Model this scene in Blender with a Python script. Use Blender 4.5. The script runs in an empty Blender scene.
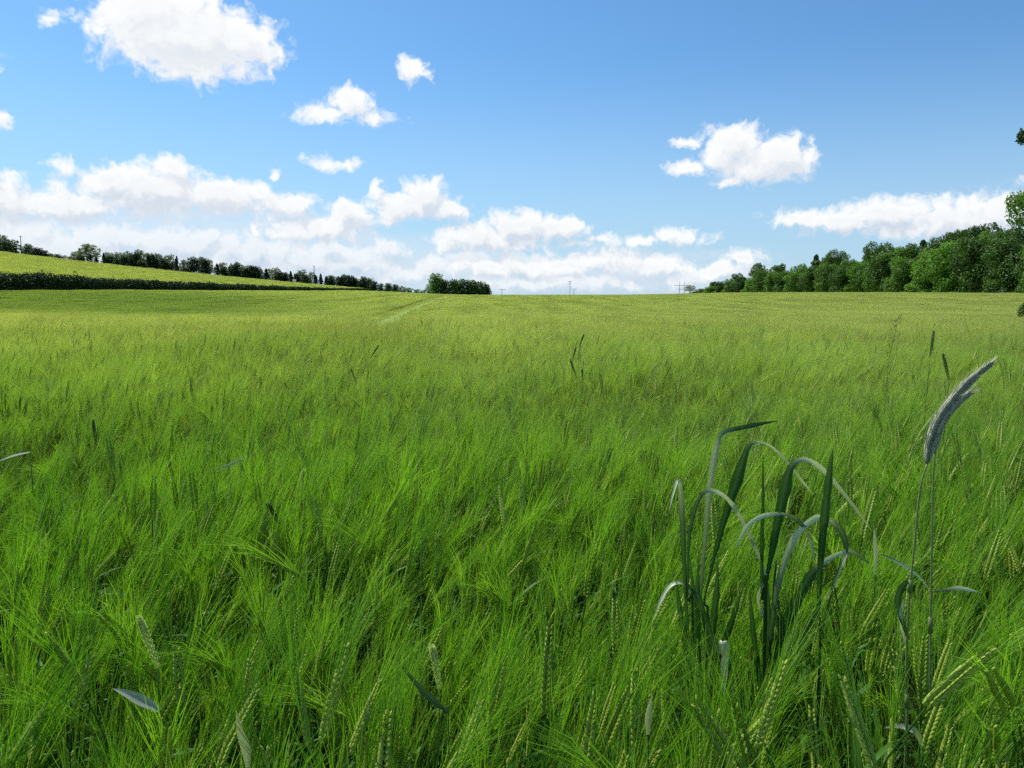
import bpy, math, random
import numpy as np
from mathutils import Vector

R = math.radians
rng = np.random.default_rng(7)
random.seed(7)
sc = bpy.context.scene
COL = sc.collection

# ------------------------------------------------------------------ camera frame (photo 1024 x 768)
FPX, HZ, EYE = 796.0, 300.0, 1.35          # focal length in pixels, row of the true horizon, eye height
CROP = 0.82
PITCH = math.atan((384 - HZ) / FPX)


def ray(px, py):
    """world direction of a photo pixel, scaled to depth y = 1"""
    a, b = (px - 512) / FPX, (384 - py) / FPX
    c, s = math.cos(PITCH), math.sin(PITCH)
    d = np.array([a, c + b * s, b * c - s])
    return d / d[1]


def at(px, py, Y):
    d = ray(px, py)
    return Vector((d[0] * Y, Y, EYE + d[2] * Y))


# ------------------------------------------------------------------ terrain height
LG = np.linspace(math.log(5), math.log(1400), 600)


def prof(pts):
    d = np.log(np.array([p[0] for p in pts], float))
    h = np.interp(LG, d, [p[1] for p in pts])
    k = np.hanning(41); k /= k.sum()
    return np.convolve(np.pad(h, 20, mode='edge'), k, 'valid')


HC = prof([(5, .53), (9, .53), (14, .57), (25, .75), (40, .98), (80, 1.2), (120, .6), (170, -.5), (220, -1.3), (260, -1.6), (330, -1.8), (420, -1.7), (700, 1.5), (1400, 10)])
HL = prof([(5, .53), (9, .53), (14, .56), (25, .62), (60, .35), (85, -.5), (110, -1.3), (185, -2.1), (270, -3.0), (330, -3.9), (400, -5.3), (700, -9), (1400, -9)])
HR = prof([(5, .53), (9, .53), (14, .57), (25, .7), (40, .75), (70, .5), (110, -.45), (167, -1.45), (260, -2.4), (345, -3.1), (450, -4.1), (700, -5), (1400, -5)])


def sst(a, b, x):
    t = np.clip((x - a) / (b - a), 0, 1)
    return t * t * (3 - 2 * t)


def ground(x, y):
    x = np.asarray(x, float); y = np.asarray(y, float)
    l = np.log(np.clip(y, 5, 1400))
    hc, hl, hr = (np.interp(l, LG, h) for h in (HC, HL, HR))
    wl = sst(-8, -72, x); wr = sst(25, 100, x)
    h = hc * (1 - wl) * (1 - wr) + hl * wl + hr * wr * (1 - wl)
    z = EYE - h - CROP
    dx = np.clip(-72 - x, 0, 400)
    hill = .078 * dx + .00012 * dx * dx
    z = z + hill * sst(60, 200, y)
    z = z - np.clip(y - 405, 0, 800) * .14 * sst(-40, -75, x)
    return z


def gz(x, y):
    return float(ground(x, y))


TRAM = np.array([(-4.3, 16), (-4.9, 25), (-8.2, 50), (-11.4, 80), (-13.6, 115), (-14.8, 145), (-15.2, 180), (-15.3, 260)])


def tramx(y):
    return np.interp(y, TRAM[:, 1], TRAM[:, 0])


# ------------------------------------------------------------------ object helpers
def tag(o, label=None, cat=None, group=None, kind=None):
    for k, v in (('label', label), ('category', cat), ('group', group), ('kind', kind)):
        if v: o[k] = v
    return o


def empty(name, loc):
    o = bpy.data.objects.new(name, None)
    o.empty_display_size = .1
    o.location = loc
    COL.objects.link(o)
    return o


class MB:
    """collects raw faces, with a tint value per vertex"""
    def __init__(s):
        s.v, s.f, s.t, s.n = [], [], [], 0

    def add(s, v, f, tint=.5):
        v = np.asarray(v, float).reshape(-1, 3)
        for q in f: s.f.append(tuple(int(i) + s.n for i in q))
        s.v.append(v)
        t = np.full(len(v), tint) if np.isscalar(tint) else np.asarray(tint, float)
        s.t.append(t); s.n += len(v)

    def mesh(s, name, mats, smooth=True):
        me = bpy.data.meshes.new(name)
        v = np.concatenate(s.v) if s.v else np.zeros((0, 3))
        me.from_pydata(v.tolist(), [], s.f)
        a = me.attributes.new('tint', 'FLOAT', 'POINT')
        a.data.foreach_set('value', np.concatenate(s.t).astype(np.float32))
        for m in (mats if isinstance(mats, (list, tuple)) else [mats]): me.materials.append(m)
        if smooth: me.polygons.foreach_set('use_smooth', [True] * len(me.polygons))
        me.update()
        return me

    def build(s, name, mat, parent=None, smooth=True):
        return link(name, s.mesh(name, mat, smooth), parent)


def link(name, me, parent=None):
    o = bpy.data.objects.new(name, me)
    COL.objects.link(o)
    if parent: o.parent = parent
    return o


def frames(P):
    """side vectors along a polyline"""
    T = np.gradient(P, axis=0)
    T /= np.linalg.norm(T, axis=1)[:, None] + 1e-9
    ref = np.array([0, 1, 0.]) if abs(T[0, 1]) < .8 else np.array([1., 0, 0])
    N = []
    n = np.cross(T[0], ref); n /= np.linalg.norm(n)
    for t in T:
        n = n - t * np.dot(n, t); n /= np.linalg.norm(n) + 1e-9
        N.append(n)
    N = np.array(N)
    return T, N, np.cross(T, N)


def tube(mb, P, r, k=5, tint=.5, cap=True):
    P = np.asarray(P, float); n = len(P)
    r = np.full(n, r) if np.isscalar(r) else np.asarray(r)
    T, N, B = frames(P)
    a = np.linspace(0, 2 * math.pi, k, endpoint=False)
    V = P[:, None] + r[:, None, None] * (np.cos(a)[None, :, None] * N[:, None] + np.sin(a)[None, :, None] * B[:, None])
    f = [(i * k + j, i * k + (j + 1) % k, (i + 1) * k + (j + 1) % k, (i + 1) * k + j) for i in range(n - 1) for j in range(k)]
    if cap: f += [tuple(range(k))[::-1], tuple((n - 1) * k + j for j in range(k))]
    mb.add(V, f, tint)


def ribbon(mb, P, w, side=None, roll=0., tint=.5, fold=0.):
    """leaf blade; fold > 0 gives it a V shaped midrib"""
    P = np.asarray(P, float); n = len(P)
    w = np.asarray(w, float)
    T, N, B = frames(P)
    if side is not None:
        S = side - T * (T @ side)[:, None]; S /= np.linalg.norm(S, axis=1)[:, None] + 1e-9
        B2 = np.cross(T, S)
    else:
        roll = np.full(n, roll) if np.isscalar(roll) else np.asarray(roll)
        S = np.cos(roll)[:, None] * N + np.sin(roll)[:, None] * B
        B2 = np.cross(T, S)
    if fold:
        V = np.stack([P - S * w[:, None] / 2, P + B2 * (fold * w)[:, None], P + S * w[:, None] / 2], 1)
        f = [(i * 3 + j, i * 3 + j + 1, i * 3 + j + 4, i * 3 + j + 3) for i in range(n - 1) for j in (0, 1)]
    else:
        V = np.stack([P - S * w[:, None] / 2, P + S * w[:, None] / 2], 1)
        f = [(i * 2, i * 2 + 1, i * 2 + 3, i * 2 + 2) for i in range(n - 1)]
    mb.add(V, f, tint)


def spline(pts, n):
    """Catmull-Rom through the points"""
    p = np.asarray(pts, float)
    if len(p) < 3: return p[0] + np.linspace(0, 1, n)[:, None] * (p[-1] - p[0])
    q = np.vstack([2 * p[0] - p[1], p, 2 * p[-1] - p[-2]])
    out = []
    for s in np.linspace(0, len(p) - 1 - 1e-6, n):
        i = int(s); t = s - i
        a, b, c, d = q[i:i + 4]
        out.append(.5 * (2 * b + (c - a) * t + (2 * a - 5 * b + 4 * c - d) * t * t + (3 * b - a - 3 * c + d) * t ** 3))
    return np.array(out)


# ------------------------------------------------------------------ materials
class NT:
    def __init__(s, tree):
        s.t = tree; s.n = tree.nodes; s.l = tree.links

    def node(s, typ, ins=None, **kw):
        x = s.n.new(typ)
        for k, v in kw.items(): setattr(x, k, v)
        for k, v in (ins or {}).items():
            if hasattr(v, 'is_linked') or hasattr(v, 'is_output'): s.l.new(v, x.inputs[k])
            else: x.inputs[k].default_value = v
        return x

    def m(s, op, a, b=0., c=0., clamp=False):
        return s.node('ShaderNodeMath', {0: a, 1: b, 2: c}, operation=op, use_clamp=clamp).outputs[0]

    def vm(s, op, a, b=(0, 0, 0), c=(0, 0, 0)):
        x = s.node('ShaderNodeVectorMath', {0: a, 1: b}, operation=op)
        if op == 'MULTIPLY_ADD': x.inputs[2].default_value = c
        return x.outputs['Value' if op in ('LENGTH', 'DOT_PRODUCT') else 'Vector']

    def mix(s, f, a, b, mode='MIX'):
        x = s.node('ShaderNodeMix', data_type='RGBA', blend_type=mode)
        for i, v in ((0, f), (6, a), (7, b)):
            if hasattr(v, 'is_output'): s.l.new(v, x.inputs[i])
            else: x.inputs[i].default_value = v if i == 0 else (*v[:3], 1)
        return x.outputs[2]

    def ramp(s, v, a, b, lo=0., hi=1.):
        return s.node('ShaderNodeMapRange', {0: v, 1: a, 2: b, 3: lo, 4: hi}, interpolation_type='SMOOTHSTEP').outputs[0]

    def noise(s, vec, scale, detail=4., rough=.55, out='Fac', dist=0.):
        return s.node('ShaderNodeTexNoise', {'Vector': vec, 'Scale': scale, 'Detail': detail, 'Roughness': rough, 'Distortion': dist}).outputs[out]


def material(name):
    m = bpy.data.materials.new(name); m.use_nodes = True
    m.node_tree.nodes.clear()
    t = NT(m.node_tree)
    t.out = t.node('ShaderNodeOutputMaterial')
    return m, t


def sc3(c, k): return tuple(x * k for x in c)


def leafy(name, dark, light, far=None, trans=.35, rough=.5, spec=.4, tr_tint=(1.25, 1.38, .5), objcol=False, tonly=False, big=0., far_r=(1.6, 22)):
    """green plant stuff: per-vertex tint, per-copy random, drift over the field, some light through"""
    m, t = material(name)
    tint = t.node('ShaderNodeAttribute', attribute_name='tint').outputs['Fac']
    info = t.node('ShaderNodeObjectInfo')
    pos = t.node('ShaderNodeNewGeometry').outputs['Position']
    f = t.m('ADD', t.m('MULTIPLY', tint, .7), t.m('MULTIPLY', info.outputs['Random'], .3))
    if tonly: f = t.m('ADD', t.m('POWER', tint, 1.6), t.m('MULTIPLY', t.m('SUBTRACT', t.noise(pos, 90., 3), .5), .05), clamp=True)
    if big:
        f = t.m('ADD', f, t.m('MULTIPLY', t.m('SUBTRACT', t.noise(pos, big, 3), .5), 1.1), clamp=True)
    col = t.mix(f, dark, light)
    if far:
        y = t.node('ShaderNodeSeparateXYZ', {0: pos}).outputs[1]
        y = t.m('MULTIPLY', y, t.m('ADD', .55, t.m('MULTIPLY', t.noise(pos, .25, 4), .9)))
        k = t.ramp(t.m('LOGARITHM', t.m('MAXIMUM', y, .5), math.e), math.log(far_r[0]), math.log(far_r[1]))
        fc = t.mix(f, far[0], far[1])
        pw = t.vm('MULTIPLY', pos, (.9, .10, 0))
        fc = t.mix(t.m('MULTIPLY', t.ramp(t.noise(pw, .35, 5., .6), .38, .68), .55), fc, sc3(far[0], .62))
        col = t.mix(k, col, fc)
        # darker, greener strip along the hedge side of the field
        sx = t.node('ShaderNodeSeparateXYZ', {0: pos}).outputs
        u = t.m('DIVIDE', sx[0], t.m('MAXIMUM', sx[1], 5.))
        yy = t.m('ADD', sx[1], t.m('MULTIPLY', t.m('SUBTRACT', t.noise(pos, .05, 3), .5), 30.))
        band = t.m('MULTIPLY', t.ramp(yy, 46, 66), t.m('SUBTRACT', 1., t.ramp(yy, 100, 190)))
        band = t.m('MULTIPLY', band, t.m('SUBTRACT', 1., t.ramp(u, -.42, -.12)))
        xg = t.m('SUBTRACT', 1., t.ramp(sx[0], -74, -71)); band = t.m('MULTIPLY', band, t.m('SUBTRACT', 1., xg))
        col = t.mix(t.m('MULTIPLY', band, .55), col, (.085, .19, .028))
    if objcol:
        col = t.mix(1., col, info.outputs['Color'], 'MULTIPLY')
    p = t.node('ShaderNodeBsdfPrincipled', {'Base Color': col, 'Roughness': rough, 'Specular IOR Level': t.m('MULTIPLY_ADD', tint, spec, .06) if tonly else spec})
    tc = t.mix(1., col, tr_tint, 'MULTIPLY')
    tr = t.node('ShaderNodeBsdfTranslucent', {'Color': tc})
    mx = t.node('ShaderNodeMixShader', {0: trans, 1: p.outputs[0], 2: tr.outputs[0]})
    t.l.new(mx.outputs[0], t.out.inputs[0])
    return m


def plain(name, c1, c2, scale=8., rough=.8, spec=.2, bump=0.):
    m, t = material(name)
    pos = t.node('ShaderNodeTexCoord').outputs['Object']
    n = t.noise(pos, scale, 5)
    p = t.node('ShaderNodeBsdfPrincipled', {'Base Color': t.mix(n, c1, c2), 'Roughness': rough, 'Specular IOR Level': spec})
    if bump:
        b = t.node('ShaderNodeBump', {'Height': n, 'Strength': bump, 'Distance': .02}); t.l.new(b.outputs[0], p.inputs['Normal'])
    t.l.new(p.outputs[0], t.out.inputs[0])
    return m


M = {}
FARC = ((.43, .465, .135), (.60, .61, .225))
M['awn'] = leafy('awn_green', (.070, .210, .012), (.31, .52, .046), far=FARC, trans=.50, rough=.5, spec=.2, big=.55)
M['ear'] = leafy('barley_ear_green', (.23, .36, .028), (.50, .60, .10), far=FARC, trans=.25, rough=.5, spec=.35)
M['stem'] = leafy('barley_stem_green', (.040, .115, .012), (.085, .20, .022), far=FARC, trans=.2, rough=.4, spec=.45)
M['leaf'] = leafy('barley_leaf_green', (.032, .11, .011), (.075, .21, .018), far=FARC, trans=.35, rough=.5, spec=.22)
M['weed'] = leafy('weed_leaf_blue_green', (.020, .085, .008), (.80, .83, .60), trans=.25, rough=.42, spec=.4, tonly=True)  # pale end paints waxy bloom and sun glare on arching blades
M['rye_stem'] = leafy('rye_stem', (.16, .22, .06), (.30, .35, .15), trans=.1, rough=.45, spec=.3)
M['rye_ear'] = leafy('rye_ear_grey_green', (.14, .15, .08), (.74, .73, .54), trans=.12, rough=.5, spec=.3)
M['pale_ear'] = leafy('pale_ear', (.48, .55, .20), (.80, .84, .46), trans=.5, rough=.5, spec=.3)
M['dark_ear'] = leafy('dark_grass_ear', (.055, .115, .025), (.13, .21, .06), trans=.25, rough=.6, spec=.2)
M['dry_and_glint'] = leafy('dry_leaf_and_glint', (.30, .33, .25), (.46, .48, .38), trans=.3, rough=.5, spec=.4)  # for dry blades and one painted awn highlight
M['crown_pale'] = leafy('pale_tree_foliage', (.14, .16, .12), (.34, .37, .29), trans=.3, rough=.5, spec=.3, objcol=True)
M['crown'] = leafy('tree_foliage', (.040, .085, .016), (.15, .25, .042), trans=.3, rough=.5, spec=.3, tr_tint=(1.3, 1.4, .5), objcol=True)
M['hedge'] = leafy('hedge_foliage', (.018, .040, .009), (.060, .10, .020), trans=.15, rough=.55, spec=.2)
M['bark'] = plain('bark', (.06, .05, .038), (.13, .11, .085), 3., .9)
M['pole'] = plain('weathered_pole', (.10, .09, .08), (.2, .19, .17), 2., .8)
M['white'] = plain('white_paint', (.7, .7, .68), (.8, .8, .78), 1., .6)
M['roof'] = plain('grey_roof', (.2, .2, .2), (.3, .3, .3), 1., .7)
M['insul'] = plain('insulator', (.25, .22, .2), (.35, .3, .28), 4., .3, .5)


def field_mat(name, c1, c2, c3, rut=False):
    m, t = material(name)
    pos = t.node('ShaderNodeNewGeometry').outputs['Position']
    n = t.noise(pos, 6., 6, .65); n2 = t.noise(pos, .08, 4)
    col = t.mix(n, c1, c2)
    y = t.node('ShaderNodeSeparateXYZ', {0: pos}).outputs[1]
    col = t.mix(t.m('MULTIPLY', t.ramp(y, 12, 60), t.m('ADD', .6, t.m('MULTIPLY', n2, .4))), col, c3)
    p = t.node('ShaderNodeBsdfPrincipled', {'Base Color': col, 'Roughness': .95, 'Specular IOR Level': .1})
    b = t.node('ShaderNodeBump', {'Height': n, 'Strength': .6, 'Distance': .05}); t.l.new(b.outputs[0], p.inputs['Normal'])
    t.l.new(p.outputs[0], t.out.inputs[0])
    return m


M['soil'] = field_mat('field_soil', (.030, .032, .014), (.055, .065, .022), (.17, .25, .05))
M['hill'] = field_mat('hill_soil', (.2, .23, .05), (.26, .30, .07), (.25, .29, .065))

# ------------------------------------------------------------------ setting: ground sheets
def sheet(name, xs_of_y, ys, mat, label):
    X = np.array([xs_of_y(y) for y in ys]); Y = np.repeat(np.array(ys)[:, None], X.shape[1], 1)
    Z = ground(X, Y)
    nr, nc = X.shape
    V = np.stack([X, Y, Z], 2).reshape(-1, 3)
    f = [(i * nc + j, i * nc + j + 1, (i + 1) * nc + j + 1, (i + 1) * nc + j) for i in range(nr - 1) for j in range(nc - 1)]
    mb = MB(); mb.add(V, f)
    o = mb.build(name, mat)
    return tag(o, label, None, None, 'structure')


ys = list(np.arange(-12, 10, 1.)) + list(np.geomspace(10, 1400, 190))
ug = np.linspace(0, 1, 120)
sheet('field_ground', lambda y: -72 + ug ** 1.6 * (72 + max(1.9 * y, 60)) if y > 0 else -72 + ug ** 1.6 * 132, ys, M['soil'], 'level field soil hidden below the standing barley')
sheet('hillside', lambda y: -72 - ug[::-1] * (130 + 1.1 * max(y, 0)), ys, M['hill'], 'pale green hillside field rising to the tree row')


# ------------------------------------------------------------------ barley
WIND = np.array([1., .25, 0.]) / math.hypot(1, .25)


def barley_axis(r, H, lean, az, n=9, zmin=0.):
    """curve of stem and ear: upright, then bending over towards az"""
    d = np.array([math.cos(az), math.sin(az), 0])
    L = H; ear = r.uniform(.075, .10)
    s = np.linspace(0, L + ear, n)
    P = [np.zeros(3)]; 
    for i in range(1, n):
        t = s[i] / (L + ear)
        a = lean * (t ** 3.2) + .04
        P.append(P[-1] + (s[i] - s[i - 1]) * (d * math.sin(a) + np.array([0, 0, math.cos(a)])))
    return np.array(P), s, ear, d


def along(P, s, q):
    return np.stack([np.interp(q, s, P[:, k]) for k in range(3)], -1)


def kernel(mb, c, T, out, L, w, tint):
    """a plump grain, four sided with three rings"""
    B = np.cross(T, out)
    tip = c + T * L; v = [c]
    for q, rr in ((.3, 1.), (.65, .8)):
        for a in range(5):
            an = a * 2 * math.pi / 5
            v.append(c + T * L * q + w * rr * (math.cos(an) * out * .8 + math.sin(an) * B * .9) + out * w * .5)
    v.append(tip + out * w * .7)
    f = [(0, 1 + (j + 1) % 5, 1 + j) for j in range(5)]
    f += [(1 + j, 1 + (j + 1) % 5, 6 + (j + 1) % 5, 6 + j) for j in range(5)]
    f += [(6 + j, 6 + (j + 1) % 5, 11) for j in range(5)]
    mb.add(np.array(v), f, tint)
    return v[-1]


def barley(seed, H, lean, az, detail=2, wide=1.):
    """returns MBs: stem, leaf list, ear, awns of one barley stalk"""
    r = np.random.default_rng(seed)
    P, s, ear, d = barley_axis(r, H, lean, az, 12 if detail == 2 else 8)
    stem, earm, awn, leaves = MB(), MB(), MB(), []
    sH = s[s <= H - .01]; q = np.append(sH, H)
    tube(stem, along(P, s, q), np.linspace(.0021, .0013, len(q)), 4 if detail == 2 else 3, r.uniform(.2, .9), cap=False)
    for k in range(r.integers(1, 4)):
        l = MB()
        z0 = H * r.uniform(.5, .86); a0 = r.uniform(0, 6.28)
        if r.random() < .5: a0 = math.atan2(WIND[1], WIND[0]) + r.normal(0, .6)
        dd = np.array([math.cos(a0), math.sin(a0), 0]); up = r.uniform(.3, 1.25)
        LL = r.uniform(.12, .22); bend = r.uniform(.6, 2.6)
        p = [along(P, s, np.array(z0))]; n = 7
        for i in range(n):
            an = math.pi / 2 - (math.pi / 2 - up) * min(1, i / 2) - bend * (i / n) ** 2
            p.append(p[-1] + LL / n * (dd * math.cos(an) + np.array([0, 0, math.sin(an)])))
        w = r.uniform(.006, .011) * np.array([.5, .9, 1, 1, .9, .7, .4, .06])
        ribbon(l, p, w, np.cross(dd, [0, 0, 1.]), tint=r.uniform(.1, 1), fold=.12)
        leaves.append(l)
    nk = 15
    qs = H + ear * np.linspace(.0, .95, nk)
    ax = along(P, s, qs); Tn = np.gradient(ax, axis=0); Tn /= np.linalg.norm(Tn, axis=1)[:, None]
    ph = r.uniform(0, 6.28); et = r.uniform(.1, .9); at_ = r.uniform(.0, .55)
    for i in range(nk):
        T = Tn[i]; a = np.cross(T, [.31, .9, .2]); a /= np.linalg.norm(a); b = np.cross(T, a)
        n0 = math.cos(ph) * a + math.sin(ph) * b
        size = .6 + .4 * math.sin(math.pi * min(1, (i + 2.2) / nk))
        for sgn in (-1, 1):
            o = n0 * sgn
            tip = kernel(earm, ax[i] + T * .002 * sgn + o * .0012, T * .97 + o * .17, o, .0145 * size, .0041 * size * wide, min(1, et + r.uniform(-.12, .12)))
            for e in range(1 + (i % 4 == 1)):
                L = r.uniform(.095, .145) * (1 - .25 * i / nk)
                spread = r.normal(.15, .07); tw = r.normal(0, .15)
                dirn = T + o * spread + np.cross(T, o) * tw; dirn /= np.linalg.norm(dirn)
                end = tip + dirn * L + WIND * L * r.uniform(-.04, .16) + np.array([0, 0, -.02]) * r.uniform(0, 1)
                mid = tip + dirn * L * .5 + WIND * L * .05
                side = np.cross(dirn, np.array([0, -.2, .6]) + r.normal(0, .5, 3))
                ribbon(awn, [tip - dirn * .002, mid, end], np.array([.0008, .0007, .0003]) * wide, side, tint=np.repeat(np.clip(at_ + np.array([-.1, .05, .2]), 0, 1), 2))
    return stem, leaves, earm, awn


def lodmesh(mb, mats, H, lean, az, r, off, w, n_awn, leaf=True, ear_on=True):
    """cheap barley for the middle distance, faces sorted by material"""
    P, s, ear, d = barley_axis(r, H, lean, az, 6)
    P = P + off
    t0 = r.uniform(0, 1) if leaf else r.uniform(.3, .7)
    q = np.linspace(H * .35, H, 3)
    ribbon(mb['stem'], along(P, s, q), np.full(3, .003) * w, r.normal(size=3), tint=t0)
    e = along(P, s, H + ear * np.array([0, .35, .7, 1]))
    if ear_on: tube(mb['ear'], e, np.array([.0025, .0050, .0045, .001]) * (.6 + .4 * w), 4, r.uniform(0, 1), cap=False)
    T = e[-1] - e[0]; T /= np.linalg.norm(T)
    for k in range(n_awn):
        b = e[0] + (e[-1] - e[0]) * (k / n_awn)
        dirn = T + r.normal(0, .16, 3); dirn /= np.linalg.norm(dirn)
        L = r.uniform(.10, .16)
        end = b + dirn * L + WIND * L * r.uniform(-.02, .2)
        ribbon(mb['awn'], [b, end], np.array([.0013, .0003]) * w, np.cross(dirn, np.array([0, -.25, .9]) + r.normal(0, .5, 3)), tint=np.clip(t0 + np.array([-.1, -.1, .15, .15]), 0, 1))
    if leaf:
        for k in range(r.integers(1, 3)):
            a0 = r.uniform(0, 6.28); dd = np.array([math.cos(a0), math.sin(a0), 0]); LL = r.uniform(.12, .2)
            p0 = along(P, s, np.array(H * r.uniform(.5, .85))); up = r.uniform(.3, 1.3)
            p = [p0, p0 + LL * .4 * (dd * math.cos(up) + np.array([0, 0, math.sin(up)]))]
            p.append(p[1] + LL * .6 * (dd * math.cos(up - 1.1) + np.array([0, 0, math.sin(up - 1.1)])))
            ribbon(mb['leaf'], p, np.array([.006, .010, .001]) * (.5 + .5 * w), np.cross(dd, [0, 0, 1.]), tint=r.uniform(0, 1))


MATK = ['stem', 'leaf', 'ear', 'awn']


def rand_stalk(r):
    H = r.normal(.70, .055)
    lean = abs(r.normal(.28, .32)) + .05
    if r.random() < .12: lean += r.uniform(.6, 1.2)
    az = r.normal(.25, .9) if r.random() < .8 else r.uniform(0, 6.28)
    return H, min(lean, 2.3), az


def scatter_object(name, variants, pts, rotz, scl, pick, label, tilt=None):
    """one object: the variants' faces plus loose points; geometry nodes set a variant on every point"""
    V, F, MI, TI, VA = [], [], [], [], []
    n = 0
    for vi, parts in enumerate(variants):
        for mi, k in enumerate(MATK):
            mb = parts.get(k)
            if not mb or not mb.n: continue
            v = np.concatenate(mb.v); V.append(v)
            F += [tuple(i + n for i in f) for f in mb.f]
            MI += [mi] * len(mb.f); TI.append(np.concatenate(mb.t)); VA += [vi] * len(mb.f); n += len(v)
    np_ = len(pts)
    V.append(pts); TI.append(np.zeros(np_))
    me = bpy.data.meshes.new(name)
    allv = np.concatenate(V)
    me.from_pydata(allv.tolist(), [], F)
    me.polygons.foreach_set('material_index', MI)
    def att(nm, typ, dom, dat, key='value'):
        a = me.attributes.new(nm, typ, dom); a.data.foreach_set(key, np.asarray(dat).ravel())
    att('tint', 'FLOAT', 'POINT', np.concatenate(TI).astype(np.float32))
    z = np.zeros(n, np.float32)
    att('is_seed', 'FLOAT', 'POINT', np.concatenate([z, np.ones(np_, np.float32)]))
    att('size', 'FLOAT', 'POINT', np.concatenate([z, scl.astype(np.float32)]))
    att('pick', 'INT', 'POINT', np.concatenate([z.astype(np.int32), pick.astype(np.int32)]))
    rv = np.zeros((n + np_, 3), np.float32); rv[n:, 2] = rotz
    if tilt is not None: rv[n:, :2] = tilt
    att('turn', 'FLOAT_VECTOR', 'POINT', rv, 'vector')
    att('variant', 'INT', 'FACE', np.array(VA, np.int32))
    for k in MATK: me.materials.append(M[k])
    me.update()
    o = link(name, me)
    tag(o, label, None, None, 'stuff')
    g = bpy.data.node_groups.new('scatter_' + name, 'GeometryNodeTree')
    g.interface.new_socket('Geometry', in_out='INPUT', socket_type='NodeSocketGeometry')
    g.interface.new_socket('Geometry', in_out='OUTPUT', socket_type='NodeSocketGeometry')
    t = NT(g)
    gi, go = t.node('NodeGroupInput'), t.node('NodeGroupOutput')
    def na(nm, typ): return t.node('GeometryNodeInputNamedAttribute', {'Name': nm}, data_type=typ).outputs['Attribute']
    sep = t.node('GeometryNodeSeparateGeometry', {0: gi.outputs[0]}, domain='POINT')
    cmp_ = t.node('FunctionNodeCompare', {0: na('is_seed', 'FLOAT'), 1: .5}, data_type='FLOAT', operation='GREATER_THAN')
    t.l.new(cmp_.outputs[0], sep.inputs['Selection'])
    spl = t.node('GeometryNodeSplitToInstances', {'Geometry': sep.outputs['Inverted'], 'Group ID': na('variant', 'INT')}, domain='FACE')
    inst = t.node('GeometryNodeInstanceOnPoints', {'Points': sep.outputs['Selection'], 'Instance': spl.outputs['Instances'], 'Pick Instance': True})
    t.l.new(na('pick', 'INT'), inst.inputs['Instance Index'])
    er = t.node('FunctionNodeEulerToRotation', {0: na('turn', 'FLOAT_VECTOR')})
    t.l.new(er.outputs[0], inst.inputs['Rotation'])
    t.l.new(na('size', 'FLOAT'), inst.inputs['Scale'])
    t.l.new(inst.outputs[0], go.inputs[0])
    md = o.modifiers.new('scatter', 'NODES'); md.node_group = g
    return o


def jitter_grid(x0, x1, y0, y1, step, r, jit=.5):
    xs = np.arange(x0, x1, step); yy = np.arange(y0, y1, step)
    X, Y = np.meshgrid(xs, yy)
    P = np.stack([X.ravel(), Y.ravel()], 1)
    return P + r.uniform(-jit, jit, P.shape) * step


def with_z(P): return np.column_stack([P, ground(P[:, 0], P[:, 1])])


def wave(P, s, seed):
    r = np.random.default_rng(seed); v = np.zeros(len(P))
    for k in range(7):
        a = r.uniform(0, 6.28); f = s * r.uniform(.5, 2.0)
        v += np.sin((P[:, 0] * math.cos(a) + P[:, 1] * math.sin(a)) * f + r.uniform(0, 6.28))
    return v / 7


# --- A: the 300 stalks that show largest, each a thing with its parts
NV = 22
protos, leans = [], []
for k in range(NV):
    H, lean, az = rand_stalk(rng); leans.append(lean)
    st, lv, er_, aw = barley(100 + k, H, lean, az)
    tip = np.concatenate(er_.v).mean(0)
    mes = {'stem': st.mesh('stem', M['stem']), 'ear': er_.mesh('ear', M['ear']), 'awns': aw.mesh('awns', M['awn']), 'leaf': [l.mesh('leaf', M['leaf']) for l in lv]}
    protos.append((mes, dict(stem=st, ear=er_, awn=aw, leaf=lv), tip))
BG = 'nearest barley stalks along the front of the field'
BL = 'green bearded barley stalk in the front few rows, its grains plainly visible'
near_used = []


def stalk(x, y, rz, s, k, label=BL, group=BG):
    mes = protos[k][0]
    root = empty('barley_stalk', (x, y, gz(x, y)))
    root.rotation_euler = (0, 0, rz); root.scale = (s, s, s)
    tag(root, label, 'barley', group)
    link('stem', mes['stem'], root)
    for l in mes['leaf']: link('leaf', l, root)
    e = link('ear', mes['ear'], root)
    a = link('awns', mes['awns'], e)
    return root


def inview(p, m=0):
    """photo pixel of a world point"""
    d = np.asarray(p, float) - np.array([0, 0, EYE])
    c, s = math.cos(PITCH), math.sin(PITCH)
    dep = d[1] * c - d[2] * s; up = d[1] * s + d[2] * c
    if dep <= .05: return None
    return 512 + FPX * d[0] / dep, 384 - FPX * up / dep


cand = jitter_grid(-4, 4, .62, 5.0, .0475, rng, .55)
# drill rows run away from the viewer, with thinner strips between them
row = np.abs(((cand[:, 0] + .03 * cand[:, 1] + .02 * np.sin(cand[:, 1] * 2.3)) / .14) % 1 - .5)
cand = cand[(row < .29) | (rng.random(len(cand)) < .40)]
rzs = rng.normal(0, .7, len(cand)); scs = rng.normal(1., .055, len(cand)).clip(.86, 1.14); pks = rng.integers(0, NV, len(cand))
dist = np.hypot(cand[:, 0], cand[:, 1])
keepB = (np.abs(cand[:, 0]) < .72 * cand[:, 1] + 1.0) & (dist > .42)
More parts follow.
